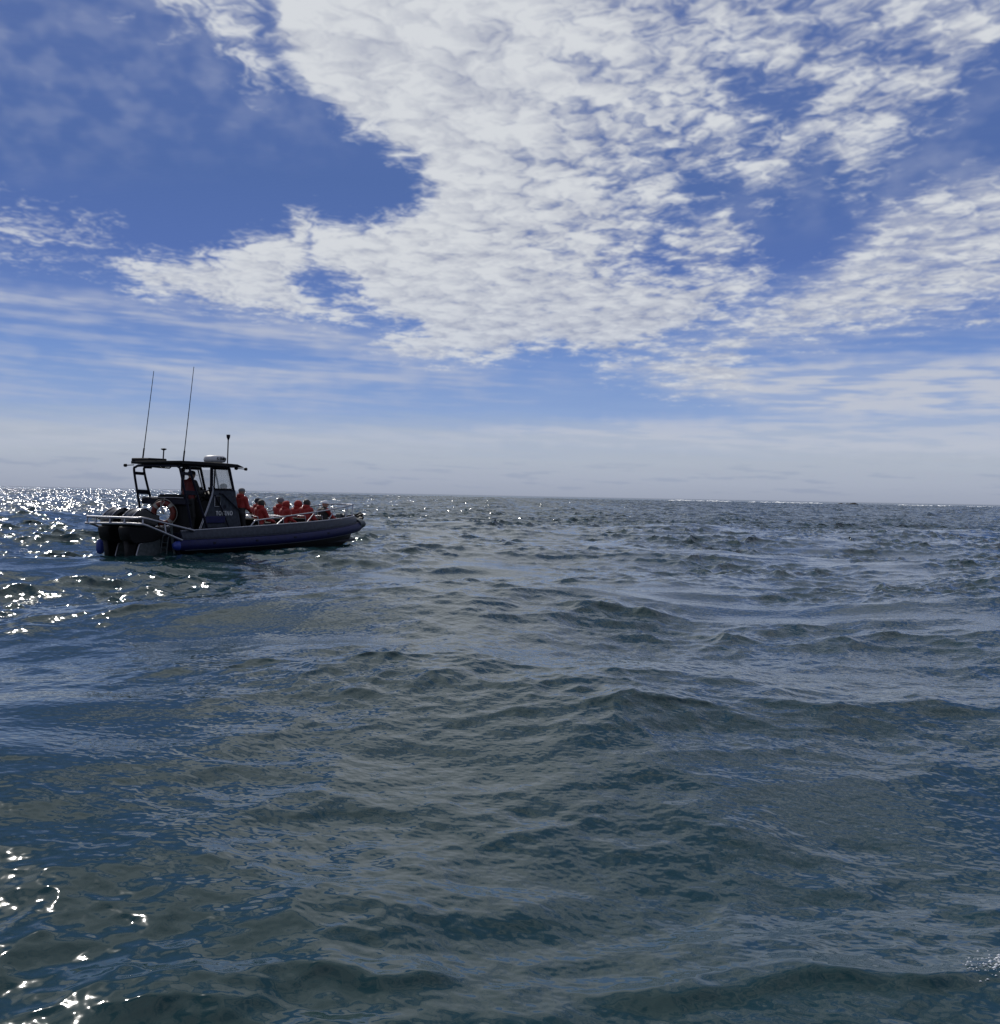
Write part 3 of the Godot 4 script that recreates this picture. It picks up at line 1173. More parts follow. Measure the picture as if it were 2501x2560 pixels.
func build_cabin(boat: Node3D) -> void:
	var cabin := Node3D.new()
	cabin.name = "cabin"
	cabin.position = Vector3(0.19, 0, 0)
	boat.add_child(cabin)
	var z := 0.60
	for side in [-1.0, 1.0]:
		var z0: float = side * z - (0.04 if side > 0 else 0.0)
		var st := begin()
		slab(st, PackedVector2Array([Vector2(0.84, 0.32), Vector2(2.44, 0.32), Vector2(2.36, 0.95), Vector2(2.14, 1.82), Vector2(1.30, 1.82), Vector2(1.24, 1.66)]), z0, z0 + 0.04)
		var panel := put(cabin, "side_panel", st, M.grey)
		# upper frame round the window
		st = begin()
		var zm: float = side * (z - 0.02)
		tube(st, [Vector3(1.27, 1.80, zm), Vector3(1.27, 2.46, zm)], 0.045, 8)
		tube(st, [Vector3(2.12, 1.80, zm), Vector3(1.93, 2.46, zm)], 0.035, 8)
		box(st, Vector3(1.61, 2.45, zm), Vector3(0.68, 0.07, 0.05))
		box(st, Vector3(1.70, 1.835, zm), Vector3(0.86, 0.05, 0.05))
		put(cabin, "window_frame", st, M.deep)
		st = begin()
		var zs: float = side * (z + 0.012)
		tube(st, [Vector3(1.38, 1.87, zs), Vector3(1.99, 1.87, zs), Vector3(2.03, 1.91, zs), Vector3(1.87, 2.40, zs), Vector3(1.84, 2.43, zs), Vector3(1.40, 2.43, zs), Vector3(1.36, 2.40, zs), Vector3(1.34, 1.90, zs), Vector3(1.38, 1.87, zs)], 0.020, 6)
		var seal := put(cabin, "window_seal", st, M.black)
		seal.basis = Basis.IDENTITY
		st = begin()
		slab(st, PackedVector2Array([Vector2(1.33, 1.85), Vector2(2.06, 1.85), Vector2(1.90, 2.43), Vector2(1.33, 2.43)]), side * (z - 0.02) - 0.003, side * (z - 0.02) + 0.003)
		put(cabin, "window_pane", st, M.glass)
		# hatch with a bright rim
		st = begin()
		box(st, Vector3(1.47, 1.525, side * (z + 0.008)), Vector3(0.20, 0.27, 0.03), Basis.IDENTITY, 0.006)
		put(panel, "hatch", st, M.black)
		st = begin()
		var zr: float = side * (z + 0.02)
		tube(st, [Vector3(1.36, 1.38, zr), Vector3(1.58, 1.38, zr), Vector3(1.58, 1.67, zr), Vector3(1.36, 1.67, zr), Vector3(1.36, 1.38, zr)], 0.010, 6)
		put(panel, "hatch_rim", st, M.steel)
		# navy locker front low on the panel
		st = begin()
		box(st, Vector3(1.36, 1.01, side * (z + 0.03)), Vector3(0.72, 0.19, 0.08))
		put(panel, "locker", st, M.navy)
		st = begin()
		box(st, Vector3(1.36, 0.84, side * (z + 0.02)), Vector3(0.62, 0.12, 0.06))
		put(panel, "step_box", st, M.grey)
		# dark tie straps running down the panel
		st = begin()
		tube(st, [Vector3(1.53, 1.74, side * (z + 0.03)), Vector3(1.63, 1.74, side * (z + 0.035)), Vector3(2.30, 1.25, side * (z + 0.045))], 0.020, 6)
		put(panel, "strap", st, M.deep)
		st = begin()
		tube(st, [Vector3(1.36, 1.70, side * (z + 0.03)), Vector3(1.62, 1.30, side * (z + 0.04)), Vector3(1.87, 0.80, side * (z + 0.05))], 0.018, 6)
		put(panel, "strap", st, M.deep)
		# pair of grab pipes up the aft edge
		for k in 2:
			st = begin()
			tube(st, [Vector3(0.81 + 0.05 * k, 0.76, side * (z + 0.02)), Vector3(1.24 + 0.03 * k, 1.68, side * (z + 0.02)), Vector3(1.26 + 0.03 * k, 1.95, side * (z + 0.02))], 0.013, 6, 3)
			put(cabin, "grab_pipe", st, M.steel)
		if side > 0:
			text(panel, "lettering", "TOFINO", Vector3(1.745, 1.185, z + 0.006), 0.125, M.white)
			# dark round emblem over the name
			st = begin()
			lathe(st, [[0.055, 0.0], [0.055, 0.006], [0.035, 0.008], [0.034, 0.004]], Vector3(1.76, 1.37, z), Vector3.BACK, 16)
			put(panel, "emblem", st, M.deep)
	# front wall and windscreen
	var st2 := begin()
	box(st2, Vector3(2.30, 1.08, 0), Vector3(0.06, 1.54, 1.12), Basis(Vector3.BACK, deg_to_rad(9)))
	put(cabin, "front_wall", st2, M.grey)
	st2 = begin()
	box(st2, Vector3(2.02, 2.13, 0), Vector3(0.012, 0.60, 1.10), Basis(Vector3.BACK, deg_to_rad(17)), 0.002)
	put(cabin, "windscreen", st2, M.glass)
	for zz in [-0.02, 0.54, -0.58]:
		st2 = begin()
		tube(st2, [Vector3(2.12, 1.80, zz + 0.02), Vector3(1.93, 2.46, zz + 0.02)], 0.024, 6)
		put(cabin, "screen_post", st2, M.deep)
	# console with wheel, between the panels
	st2 = begin()
	slab(st2, PackedVector2Array([Vector2(1.42, 0.32), Vector2(2.2, 0.32), Vector2(2.12, 1.80), Vector2(1.75, 1.80), Vector2(1.50, 1.62)]), -0.54, 0.54, 0.03)
	var console := put(cabin, "console", st2, M.black)
	st2 = begin()
	var ring := []
	var wb := Basis(Vector3.BACK, deg_to_rad(-30))
	for k in 17:
		var a := TAU * k / 16.0
		ring.append(Vector3(1.32, 1.66, 0.15) + wb * Vector3(0, sin(a) * 0.19, cos(a) * 0.19))
	tube(st2, ring, 0.015, 6)
	for k in 3:
		var a := TAU * k / 3.0
		tube(st2, [Vector3(1.35, 1.645, 0.15), Vector3(1.32, 1.66, 0.15) + wb * Vector3(0, sin(a) * 0.19, cos(a) * 0.19)], 0.010, 5)
	lathe(st2, [[0.03, 0.0], [0.03, 0.24]], Vector3(1.33, 1.65, 0.15), (wb * Vector3.RIGHT).normalized())
	put(console, "steering_wheel", st2, M.black)
	for k in 2:
		st2 = begin()
		box(st2, Vector3(1.70, 1.84, -0.35 + 0.5 * k), Vector3(0.05, 0.16, 0.26), Basis(Vector3.BACK, deg_to_rad(20)))
		put(console, "screen", st2, M.gloss)
	# raised floor and leaning seat for the helm
	st2 = begin()
	box(st2, Vector3(0.78, 0.46, 0.0), Vector3(1.00, 0.29, 1.10))
	put(cabin, "helm_floor", st2, M.deep)
	st2 = begin()
	box(st2, Vector3(0.42, 1.02, 0.36), Vector3(0.32, 0.80, 0.40), Basis.IDENTITY, 0.03)
	box(st2, Vector3(0.42, 1.45, 0.36), Vector3(0.38, 0.08, 0.46), Basis.IDENTITY, 0.03)
	put(cabin, "leaning_seat", st2, M.seat)
	for part in cabin.get_children():   # each is a part of the boat itself
		cabin.remove_child(part)
		part.position += cabin.position
		boat.add_child(part, true)
	boat.remove_child(cabin)
	cabin.free()


func build_roof(boat: Node3D) -> void:
	var st := begin()
	# the hardtop, thin at the front edge
	slab(st, PackedVector2Array([Vector2(0.0, 2.52), Vector2(1.9, 2.50), Vector2(2.26, 2.485), Vector2(2.29, 2.50), Vector2(2.05, 2.575), Vector2(1.4, 2.60), Vector2(0.0, 2.60)]), -1.0, 1.0, 0.03)
	var roof := put(boat, "roof", st, M.black)
	roof.set_meta("label", "black hardtop roof over the helm")
	st = begin()
	box(st, Vector3(0.31, 2.635, -0.62), Vector3(0.62, 0.085, 0.72), Basis.IDENTITY, 0.02)
	put(roof, "locker_box", st, M.black)
	st = begin()
	box(st, Vector3(1.0, 2.492, 0), Vector3(1.8, 0.03, 1.7), Basis.IDENTITY, 0.01)
	put(roof, "headliner", st, M.deep)
	# lamp under the roof on a bent bracket
	st = begin()
	tube(st, [Vector3(0.42, 2.46, -0.8), Vector3(0.75, 2.44, -0.7), Vector3(1.0, 2.43, -0.6), Vector3(1.08, 2.49, -0.6)], 0.022, 6)
	box(st, Vector3(0.46, 2.43, -0.8), Vector3(0.14, 0.06, 0.10))
	put(roof, "work_lamp", st, M.black)
	# small lamps on rods at two corners
	for a in [[Vector3(2.05, 2.46, 0.92), Vector3(2.34, 2.45, 1.0)], [Vector3(0.1, 2.49, -0.98), Vector3(-0.14, 2.47, -1.04)]]:
		st = begin()
		tube(st, a, 0.014, 6)
		lathe(st, [[0.012, -0.045], [0.042, -0.03], [0.046, 0.03], [0.012, 0.045]], a[1], Vector3.RIGHT, 10)
		if a[0].x > 1.0:
			lathe(st, [[0.012, -0.045], [0.042, -0.03], [0.046, 0.03], [0.012, 0.045]], a[0], Vector3.RIGHT, 10)
		put(roof, "deck_lamp", st, M.black)
	# hoops that carry the roof, two abreast, with rungs between their legs
	for k in 2:
		var dx := 0.34 * k
		st = begin()
		var pts := [Vector3(0.46 + dx * 1.9, 0.5, -0.98), Vector3(0.30 + dx * 1.35, 1.3, -0.96), Vector3(0.06 + dx, 2.30, -0.92), Vector3(0.05 + dx, 2.43, -0.84), Vector3(0.05 + dx, 2.465, -0.68), Vector3(0.05 + dx, 2.47, 0.0), Vector3(0.05 + dx, 2.465, 0.68), Vector3(0.05 + dx, 2.43, 0.84), Vector3(0.06 + dx, 2.30, 0.92), Vector3(0.30 + dx * 1.35, 1.3, 0.96), Vector3(0.46 + dx * 1.9, 0.5, 0.98)]
		tube(st, pts, 0.032, 8, 4)
		put(boat, "roof_hoop", st, M.deep)
	for side in [-1.0, 1.0]:
		for r in [[2.26, 0.065, 0.40, 0.925], [1.75, 0.19, 0.60, 0.945]]:
			st = begin()
			box(st, Vector3((r[1] + r[2]) * 0.5, r[0], side * r[3]), Vector3(r[2] - r[1], 0.085 if r[0] > 2 else 0.12, 0.035), Basis(Vector3.BACK, deg_to_rad(-2)))
			put(boat, "hoop_rung", st, M.deep)
	# beam across between the legs, and the locker on it
	st = begin()
	box(st, Vector3(0.42, 1.51, -0.08), Vector3(0.14, 0.18, 1.78), Basis.IDENTITY, 0.02)
	put(boat, "cross_beam", st, M.deep)
	st = begin()
	tube(st, [Vector3(0.33, 1.61, -0.97), Vector3(0.33, 1.61, 0.72)], 0.014, 6)
	put(boat, "beam_rail", st, M.steel)
	st = begin()
	slab(st, PackedVector2Array([Vector2(-0.32, 1.60), Vector2(0.60, 1.60), Vector2(0.58, 1.70), Vector2(-0.18, 1.70)]), -0.15, 0.15, 0.01)
	var lk := put(boat, "beam_locker", st, M.black)
	lk.basis = Basis(Vector3.UP, deg_to_rad(-90))
	lk.position = Vector3(0.48, 0, 0)
	# whip aerials
	for a in [[Vector3(0.26, 2.66, -0.82), Vector3(0.58, 5.12, -0.80)], [Vector3(0.62, 2.58, 0.38), Vector3(0.93, 5.22, 0.40)]]:
		st = begin()
		tube(st, [a[0], a[0].lerp(a[1], 0.12)], 0.022, 7)
		tube(st, [a[0].lerp(a[1], 0.12), a[1]], 0.013, 6, 1, 1.0, 0.008)
		put(boat, "whip_aerial", st, M.black)
	# satellite aerial on a short post
	st = begin()
	tube(st, [Vector3(0.60, 2.60, -0.40), Vector3(0.62, 2.93, -0.40)], 0.018, 6)
	lathe(st, [[0.02, -0.03], [0.075, -0.005], [0.08, 0.015], [0.02, 0.03]], Vector3(0.62, 2.94, -0.40))
	put(boat, "satellite_aerial", st, M.deep)
	# radar dome and the light mast beside it
	st = begin()
	lathe(st, [[0.20, 0.0], [0.295, 0.02], [0.31, 0.08], [0.30, 0.14], [0.26, 0.185], [0.17, 0.205], [0.02, 0.21]], Vector3(2.02, 2.625, 0.10), Vector3.UP, 24)
	var radar := put(boat, "radar_dome", st, M.white)
	st = begin()
	lathe(st, [[0.15, 0.0], [0.15, 0.05]], Vector3(2.02, 2.58, 0.10))
	put(radar, "base", st, M.black)
	var word := "SIMRAD"
	for i in word.length():
		var a := deg_to_rad(28.0 - 13.5 * i)
		text(radar, "letter", word[i], Vector3(2.02 - sin(a) * 0.315, 2.73, 0.10 + cos(a) * 0.315), 0.085, M.black, Basis(Vector3.UP, -a))
	st = begin()
	tube(st, [Vector3(2.20, 2.56, 0.42), Vector3(2.22, 3.30, 0.42)], 0.018, 7)
	lathe(st, [[0.018, 0.0], [0.05, 0.08], [0.055, 0.15], [0.02, 0.155]], Vector3(2.22, 3.28, 0.42))
	put(boat, "light_mast", st, M.deep)


func build_stern(boat: Node3D) -> void:
	# twin outboards
	for side in [-1.0, 1.0]:
		var z: float = side * 0.40
		var eng := Node3D.new()
		eng.name = "outboard_engine"
		eng.position = Vector3(0, 0, z)
		boat.add_child(eng, true)
		var st := begin()
		slab(st, PackedVector2Array([Vector2(-0.36, 0.92), Vector2(-0.34, 1.14), Vector2(-0.52, 1.19), Vector2(-0.72, 1.31), Vector2(-0.82, 1.335), Vector2(-0.92, 1.31), Vector2(-1.12, 1.20), Vector2(-1.26, 1.04), Vector2(-1.28, 0.90), Vector2(-1.20, 0.84), Vector2(-0.48, 0.84)]), -0.24, 0.24, 0.07)
		put(eng, "cowl", st, M.gloss)
		for k in [-1.0, 1.0]:
			st = begin()
			tube(st, [Vector3(-0.74, 1.325, k * 0.17), Vector3(-0.90, 1.315, k * 0.175), Vector3(-1.10, 1.215, k * 0.18), Vector3(-1.25, 1.06, k * 0.18)], 0.012, 6, 4)
			put(eng, "trim_line", st, M.steel)
		for k in 3:
			st = begin()
			box(st, Vector3(-0.98 - 0.09 * k, 1.285 - 0.07 * k, -0.20), Vector3(0.07, 0.03, 0.05), Basis(Vector3.BACK, deg_to_rad(35)))
			put(eng, "vent_mark", st, M.steel)
		st = begin()
		slab(st, PackedVector2Array([Vector2(-0.30, 0.84), Vector2(-1.32, 0.86), Vector2(-1.36, 0.78), Vector2(-1.30, 0.52), Vector2(-1.16, 0.40), Vector2(-0.50, 0.45), Vector2(-0.22, 0.55)]), -0.20, 0.20, 0.05)
		put(eng, "midsection", st, M.black)
		st = begin()
		slab(st, PackedVector2Array([Vector2(-1.26, 0.48), Vector2(-1.22, 0.10), Vector2(-1.16, -0.45), Vector2(-0.72, -0.45), Vector2(-0.80, 0.48)]), -0.09, 0.09, 0.03)
		put(eng, "leg", st, M.black)
		# grey pod that carries the engine, with its pale edge
		st = begin()
		slab(st, PackedVector2Array([Vector2(-0.02, 0.58), Vector2(-0.38, 0.53), Vector2(-0.92, 0.40), Vector2(-1.06, -0.02), Vector2(-1.08, -0.35), Vector2(-0.02, -0.35)]), -0.13, 0.13, 0.015)
		put(eng, "engine_pod", st, M.alloy)
		st = begin()
		tube(st, [Vector3(-0.38, 0.535, 0.125), Vector3(-0.91, 0.405, 0.125), Vector3(-0.94, 0.37, 0.125), Vector3(-1.065, -0.04, 0.125)], 0.020, 6)
		put(eng, "pod_edge", st, M.steel)
		st = begin()
		lathe(st, [[0.02, 0.0], [0.06, 0.03], [0.075, 0.25], [0.05, 0.5], [0.01, 0.55]], Vector3(-0.55, -0.42, 0.0), Vector3.LEFT)
		for k in 3:
			box(st, Vector3(-1.08, -0.42, 0) + Basis(Vector3.RIGHT, TAU * k / 3.0) * Vector3(0, 0.13, 0), Vector3(0.05, 0.16, 0.10), Basis(Vector3.RIGHT, TAU * k / 3.0) * Basis(Vector3.UP, 0.5))
		put(eng, "propeller", st, M.alloy)
		# clamp bracket to the transom
		st = begin()
		box(st, Vector3(-0.14, 0.50, 0), Vector3(0.30, 0.42, 0.26), Basis.IDENTITY, 0.03)
		put(eng, "clamp_bracket", st, M.deep)
	# the guard rail round the engines
	var upper := [Vector3(0.42, 0.74, 1.06), Vector3(-1.10, 1.07, 1.02), Vector3(-1.30, 1.085, 0.90), Vector3(-1.36, 1.085, 0.60), Vector3(-1.38, 1.08, -0.80), Vector3(-1.32, 1.08, -1.02), Vector3(-1.10, 1.06, -1.08), Vector3(0.42, 0.74, -1.06)]
	var lower := [Vector3(-0.02, 0.49, 1.10), Vector3(-1.10, 0.89, 1.04), Vector3(-1.32, 0.935, 0.92), Vector3(-1.39, 0.94, 0.60), Vector3(-1.41, 0.91, -0.80), Vector3(-1.36, 0.90, -1.04), Vector3(-1.15, 0.88, -1.10), Vector3(-0.02, 0.49, -1.10)]
	var rail := Node3D.new()
	rail.name = "stern_rail"
	boat.add_child(rail)
	for line in [upper, lower]:
		var st := begin()
		tube(st, line, 0.030, 8, 3)
		put(rail, "bar", st, M.steel)
	for p in [[Vector3(-1.36, 1.08, 0.5), Vector3(-1.39, 0.94, 0.5)], [Vector3(-1.37, 1.08, -0.05), Vector3(-1.40, 0.93, -0.05)], [Vector3(-1.38, 1.08, -0.60), Vector3(-1.41, 0.92, -0.60)], [Vector3(-1.33, 1.08, -1.00), Vector3(-1.36, 0.90, -1.02)], [Vector3(-1.20, 1.08, 0.98), Vector3(-1.22, 0.92, 1.0)], [Vector3(-0.55, 0.95, 1.03), Vector3(-0.53, 0.69, 1.06)], [Vector3(-0.55, 0.95, -1.06), Vector3(-0.53, 0.69, -1.08)]]:
		var st := begin()
		tube(st, p, 0.022, 7)
		put(rail, "post", st, M.steel)
	for side in [-1.0, 1.0]:
		var st := begin()
		tube(st, [Vector3(-0.24, 0.86, side * 0.92), Vector3(-0.16, 0.5, side * 0.88), Vector3(-0.06, 0.12, side * 0.86)], 0.035, 7)
		put(rail, "stay", st, M.alloy)
		st = begin()
		tube(st, [Vector3(-0.02, 0.50, side * 1.08), Vector3(-0.06, 0.36, side * 0.96), Vector3(-0.04, 0.26, side * 0.9)], 0.018, 6)
		put(rail, "brace", st, M.steel)
	# boarding ladder on the starboard quarter
	var st := begin()
	for k in 2:
		tube(st, [Vector3(-0.10, 0.62, 0.56 + 0.22 * k), Vector3(-0.20, 0.55, 0.56 + 0.22 * k), Vector3(-0.26, 0.08, 0.56 + 0.22 * k)], 0.016, 6, 3)
	for k in 3:
		tube(st, [Vector3(-0.215 - 0.018 * k, 0.42 - 0.15 * k, 0.56), Vector3(-0.215 - 0.018 * k, 0.42 - 0.15 * k, 0.78)], 0.014, 6)
	put(boat, "boarding_ladder", st, M.alloy)
	# swim step just above the water
	st = begin()
	box(st, Vector3(-0.22, 0.06, 0.80), Vector3(0.46, 0.05, 0.46), Basis.IDENTITY, 0.02)
	put(boat, "swim_step", st, M.alloy)
	# mooring cleat and coil
	st = begin()
	box(st, Vector3(0.30, 0.80, 0.98), Vector3(0.16, 0.03, 0.03))
	box(st, Vector3(0.30, 0.77, 0.98), Vector3(0.05, 0.05, 0.03))
	put(boat, "cleat", st, M.steel)


func build_bow(boat: Node3D) -> void:
	var rail := Node3D.new()
	rail.name = "bow_rail"
	boat.add_child(rail)
	var top := []
	for u in [2.55, 2.74, 3.2, 4.2, 5.2, 6.2, 7.0, 7.6, 7.95]:
		var lift := 0.0 if u < 2.6 else 0.165 + 0.24 * pow((u - 2.74) / 5.3, 0.9)
		top.append(gunwale(u, 1.0, 0.02) + Vector3(0, lift, -0.01))
	var line := []
	for p in top:
		line.append(p)
	line.append(Vector3(8.16, 1.43, 0.22))
	line.append(Vector3(8.20, 1.435, 0.0))
	line.append(Vector3(8.16, 1.43, -0.22))
	for i in top.size():
		var p: Vector3 = top[top.size() - 1 - i]
		line.append(Vector3(p.x, p.y, -p.z))
	var st := begin()
	var run := [line[0]] + smooth_line(line.slice(1, line.size() - 1), 4) + [line[-1]]
	tube(st, run, 0.021, 8)
	put(rail, "top_bar", st, M.steel)
	for side in [-1.0, 1.0]:
		for a in [[3.62, 4.05], [5.0, 5.42], [6.15, 6.55], [7.25, 7.50], [7.85, 7.95]]:
			st = begin()
			var foot := gunwale(a[0], side, 0.02)
			var head := gunwale(a[1], side, 0.02) + Vector3(0, 0.165 + 0.24 * pow((a[1] - 2.74) / 5.3, 0.9), -0.01 * side)
			tube(st, [foot, head], 0.017, 7)
			put(rail, "stanchion", st, M.steel)
	# bow roller with the anchor
	st = begin()
	slab(st, PackedVector2Array([Vector2(8.0, 0.98), Vector2(8.52, 0.99), Vector2(8.80, 1.06), Vector2(8.86, 1.12), Vector2(8.80, 1.13), Vector2(8.5, 1.05), Vector2(8.0, 1.04)]), -0.10, -0.07)
	slab(st, PackedVector2Array([Vector2(8.0, 0.98), Vector2(8.52, 0.99), Vector2(8.80, 1.06), Vector2(8.86, 1.12), Vector2(8.80, 1.13), Vector2(8.5, 1.05), Vector2(8.0, 1.04)]), 0.07, 0.10)
	box(st, Vector3(8.3, 0.985, 0), Vector3(0.6, 0.03, 0.18))
	var roller := put(boat, "bow_roller", st, M.black)
	st = begin()
	lathe(st, [[0.03, -0.075], [0.06, -0.07], [0.04, 0.0], [0.06, 0.07], [0.03, 0.075]], Vector3(8.78, 1.06, 0), Vector3.BACK)
	put(roller, "wheel", st, M.black)
	st = begin()
	tube(st, [Vector3(8.15, 1.06, 0), Vector3(8.55, 1.09, 0), Vector3(8.78, 1.15, 0), Vector3(8.88, 1.08, 0), Vector3(8.87, 0.96, 0)], 0.024, 7, 3)
	slab(st, PackedVector2Array([Vector2(8.90, 0.98), Vector2(8.86, 1.03), Vector2(8.66, 0.88), Vector2(8.60, 0.80), Vector2(8.72, 0.84)]), -0.09, 0.09, 0.02)
	put(roller, "anchor", st, M.black)
	st = begin()
	box(st, Vector3(7.75, 1.06, 0), Vector3(0.30, 0.16, 0.22), Basis.IDENTITY, 0.03)
	lathe(st, [[0.05, 0.0], [0.09, 0.01], [0.06, 0.05], [0.09, 0.09], [0.05, 0.10]], Vector3(7.75, 1.05, 0.11), Vector3.BACK)
	put(boat, "windlass", st, M.alloy)


func build_seats(boat: Node3D) -> void:
	for spot in [[3.45, 0.42], [4.50, 0.42], [5.50, 0.42], [6.28, 0.42], [3.35, -0.42], [4.25, -0.42], [5.25, -0.42], [6.00, -0.42]]:
		if true:
			var u: float = spot[0]
			var z: float = spot[1]
			var seat := Node3D.new()
			seat.name = "passenger_seat"
			seat.position = Vector3(u, 0.30, z)
			boat.add_child(seat, true)
			var st := begin()
			box(st, Vector3(0, 0.18, 0), Vector3(0.42, 0.36, 0.56), Basis.IDENTITY, 0.02)
			put(seat, "base", st, M.black)
			st = begin()
			box(st, Vector3(0, 0.385, 0), Vector3(0.46, 0.07, 0.60), Basis.IDENTITY, 0.03)
			put(seat, "cushion", st, M.seat)
			st = begin()
			box(st, Vector3(-0.25, 0.55, 0), Vector3(0.07, 0.34, 0.58), Basis(Vector3.BACK, deg_to_rad(8)), 0.03)
			put(seat, "backrest", st, M.seat)
			st = begin()
			tube(st, [Vector3(-0.27, 0.36, -0.32), Vector3(-0.31, 0.74, -0.30), Vector3(-0.32, 0.78, -0.24), Vector3(-0.32, 0.78, 0.24), Vector3(-0.31, 0.74, 0.30), Vector3(-0.27, 0.36, 0.32)], 0.014, 6, 3)
			put(seat, "grab_bar", st, M.steel)


func build_life_ring() -> void:
	var ring := Node3D.new()
	ring.name = "life_ring"
	# hung from the cross beam by a cord, turned a little towards the quarter
	ring.transform = boat_at * Transform3D(Basis(Vector3.UP, deg_to_rad(-62.0)), Vector3(0.24, 1.18, 0.06))
	add_child(ring)
	tag(ring, "orange life ring with pale bands hanging under the roof frame at the stern", "life ring")
	var st := begin()
	var line := []
	for k in 33:
		var a := TAU * k / 32.0
		line.append(Vector3(cos(a), sin(a), 0) * 0.27)
	tube(st, line, 0.078, 10)
	put(ring, "body", st, M.orange)
	for k in 4:
		st = begin()
		var arc := []
		for i in 4:
			var a := TAU * (k / 4.0 + 0.125) + (i - 1.5) * 0.10
			arc.append(Vector3(cos(a), sin(a), 0) * 0.27)
		tube(st, arc, 0.083, 10)
		put(ring, "reflective_band", st, M.rope)
	st = begin()
	line = []
	for k in 65:
		var a := TAU * k / 64.0
		line.append(Vector3(cos(a), sin(a), 0) * (0.358 + 0.03 * absf(sin(a * 2.0 + PI / 2))) + Vector3(0, 0, 0.02))
	tube(st, line, 0.010, 5)
	put(ring, "grab_line", st, M.rope)
	st = begin()
	tube(st, [Vector3(0, 0.34, 0), Vector3(0.02, 0.40, -0.02), Vector3(0.0, 0.43, -0.03)], 0.012, 5, 3)
	put(ring, "hanging_cord", st, M.rope)
	st = begin()
	tube(st, [Vector3(-0.05, 0.36, 0.06), Vector3(-0.02, 0.12, 0.09), Vector3(0.05, -0.02, 0.08), Vector3(0.0, 0.20, 0.09), Vector3(0.07, 0.33, 0.07)], 0.012, 5, 5)
	put(ring, "throw_line", st, M.rope)
	# blue fender over the port quarter
	st = begin()
	var f := Node3D.new()
	f.name = "boat_fender"
	f.transform = boat_at * Transform3D(Basis.IDENTITY, Vector3(-0.86, 0.26, -1.10))
	add_child(f)
	tag(f, "bright blue fender hanging at the far stern corner, just above the water", "fender")
	lathe(st, [[0.02, -0.20], [0.08, -0.17], [0.11, -0.08], [0.11, 0.08], [0.08, 0.17], [0.03, 0.21]], Vector3.ZERO)
	put(f, "body", st, M.blue)
	st = begin()
	tube(st, [Vector3(0, 0.20, 0), Vector3(0.0, 0.56, 0.0)], 0.010, 5)
	put(f, "cord", st, M.rope)


# =====================================================================  the reef on the horizon
func build_reef() -> void:
	# where seas break over a far reef: lumpy ridges of foam, and a few rocks standing among them
	var n1 := noise(FastNoiseLite.TYPE_SIMPLEX_SMOOTH, 0.12, 4, 60)
	var spans := [[9.2, 13.4, 900.0, 1.9, "long"], [13.6, 18.4, 870.0, 1.7, "middle"], [21.4, 24.6, 840.0, 1.3, "right"], [24.8, 26.3, 835.0, 1.1, "end"]]
	var words := ["white breaking surf on the horizon, first stretch to the right of the boat", "white breaking surf on the horizon, stretch just left of the dark reef rocks", "white breaking surf on the horizon, long stretch right of the dark reef rocks", "short white breaking surf on the horizon at the far right edge"]
	for s in spans.size():
		var a: Array = spans[s]
		var st := begin()
		var rings := []
		var count := 90
		for i in count + 1:
			var t := float(i) / count
			var az := deg_to_rad(lerpf(a[0], a[1], t))
			var r: float = a[2] + 12.0 * n1.get_noise_1d(i * 0.9 + s * 100.0)
			var h: float = a[3] * maxf(0.60 + 0.70 * n1.get_noise_1d(i * 1.4 + 50.0 + s * 31.0), 0.06) * ss(0.0, 0.12, t) * ss(1.0, 0.85, t) + 0.02
			var out := Vector3(sin(az), 0, -cos(az))
			rings.append([out * (r - 3.0) + Vector3(0, -0.3, 0), out * (r - 1.2) + Vector3(0, h * 0.7, 0), out * r + Vector3(0, h, 0), out * (r + 1.5) + Vector3(0, h * 0.5, 0), out * (r + 3.0) + Vector3(0, -0.3, 0)])
		loft(st, rings, true, true)
		var o := put(self, "surf", st, M.foam)
		tag(o, words[s], "surf", "lines of surf on the horizon")
	var k := 0
	for a in [[18.75, 858.0, 1.2, 3.2], [19.1, 850.0, 1.0, 2.4], [19.4, 862.0, 1.6, 4.0], [19.75, 850.0, 0.8, 3.0]]:
		var st := begin()
		var az := deg_to_rad(a[0])
		var rings := []
		for i in 7:
			var ring := []
			var t := i / 6.0
			for j in 14:
				var ang := TAU * j / 14.0
				var w: float = a[3] * sqrt(maxf(1.0 - t * t, 0.02)) * (1.0 + 0.45 * n1.get_noise_3d(cos(ang) * 9.0, t * 14.0, sin(ang) * 9.0 + k * 40.0))
				ring.append(Vector3(cos(ang) * w, -0.5 + t * (a[2] + 0.5) * (1.0 + 0.3 * n1.get_noise_2d(ang * 4.0, k * 9.0)), sin(ang) * w * 0.7))
			rings.append(ring)
		loft(st, rings)
		var o := put(self, "reef_rock", st, M.rock)
		o.position = Vector3(sin(az), 0, -cos(az)) * float(a[1])
		tag(o, ["low dark reef rock on the horizon, leftmost of the four", "low dark reef rock on the horizon, second from the left", "highest of the four dark reef rocks on the horizon", "lowest dark reef rock on the horizon, rightmost of the four"][k], "rock", "reef rocks")
		k += 1


# =====================================================================  people
# A figure is a field of tapered capsules joined smoothly and meshed as surface nets: one continuous body. Figure axes: x ahead, y up, z to the right hand.
const SKIN := Color(0.34, 0.19, 0.13)
const RED := Color(0.26, 0.014, 0.009)
const DARK := Color(0.012, 0.012, 0.015)
const MAROON := Color(0.11, 0.006, 0.006)


class Flesh:
	var v := PackedVector3Array()
	var n := PackedVector3Array()
	var c := PackedColorArray()
	var ix := PackedInt32Array()


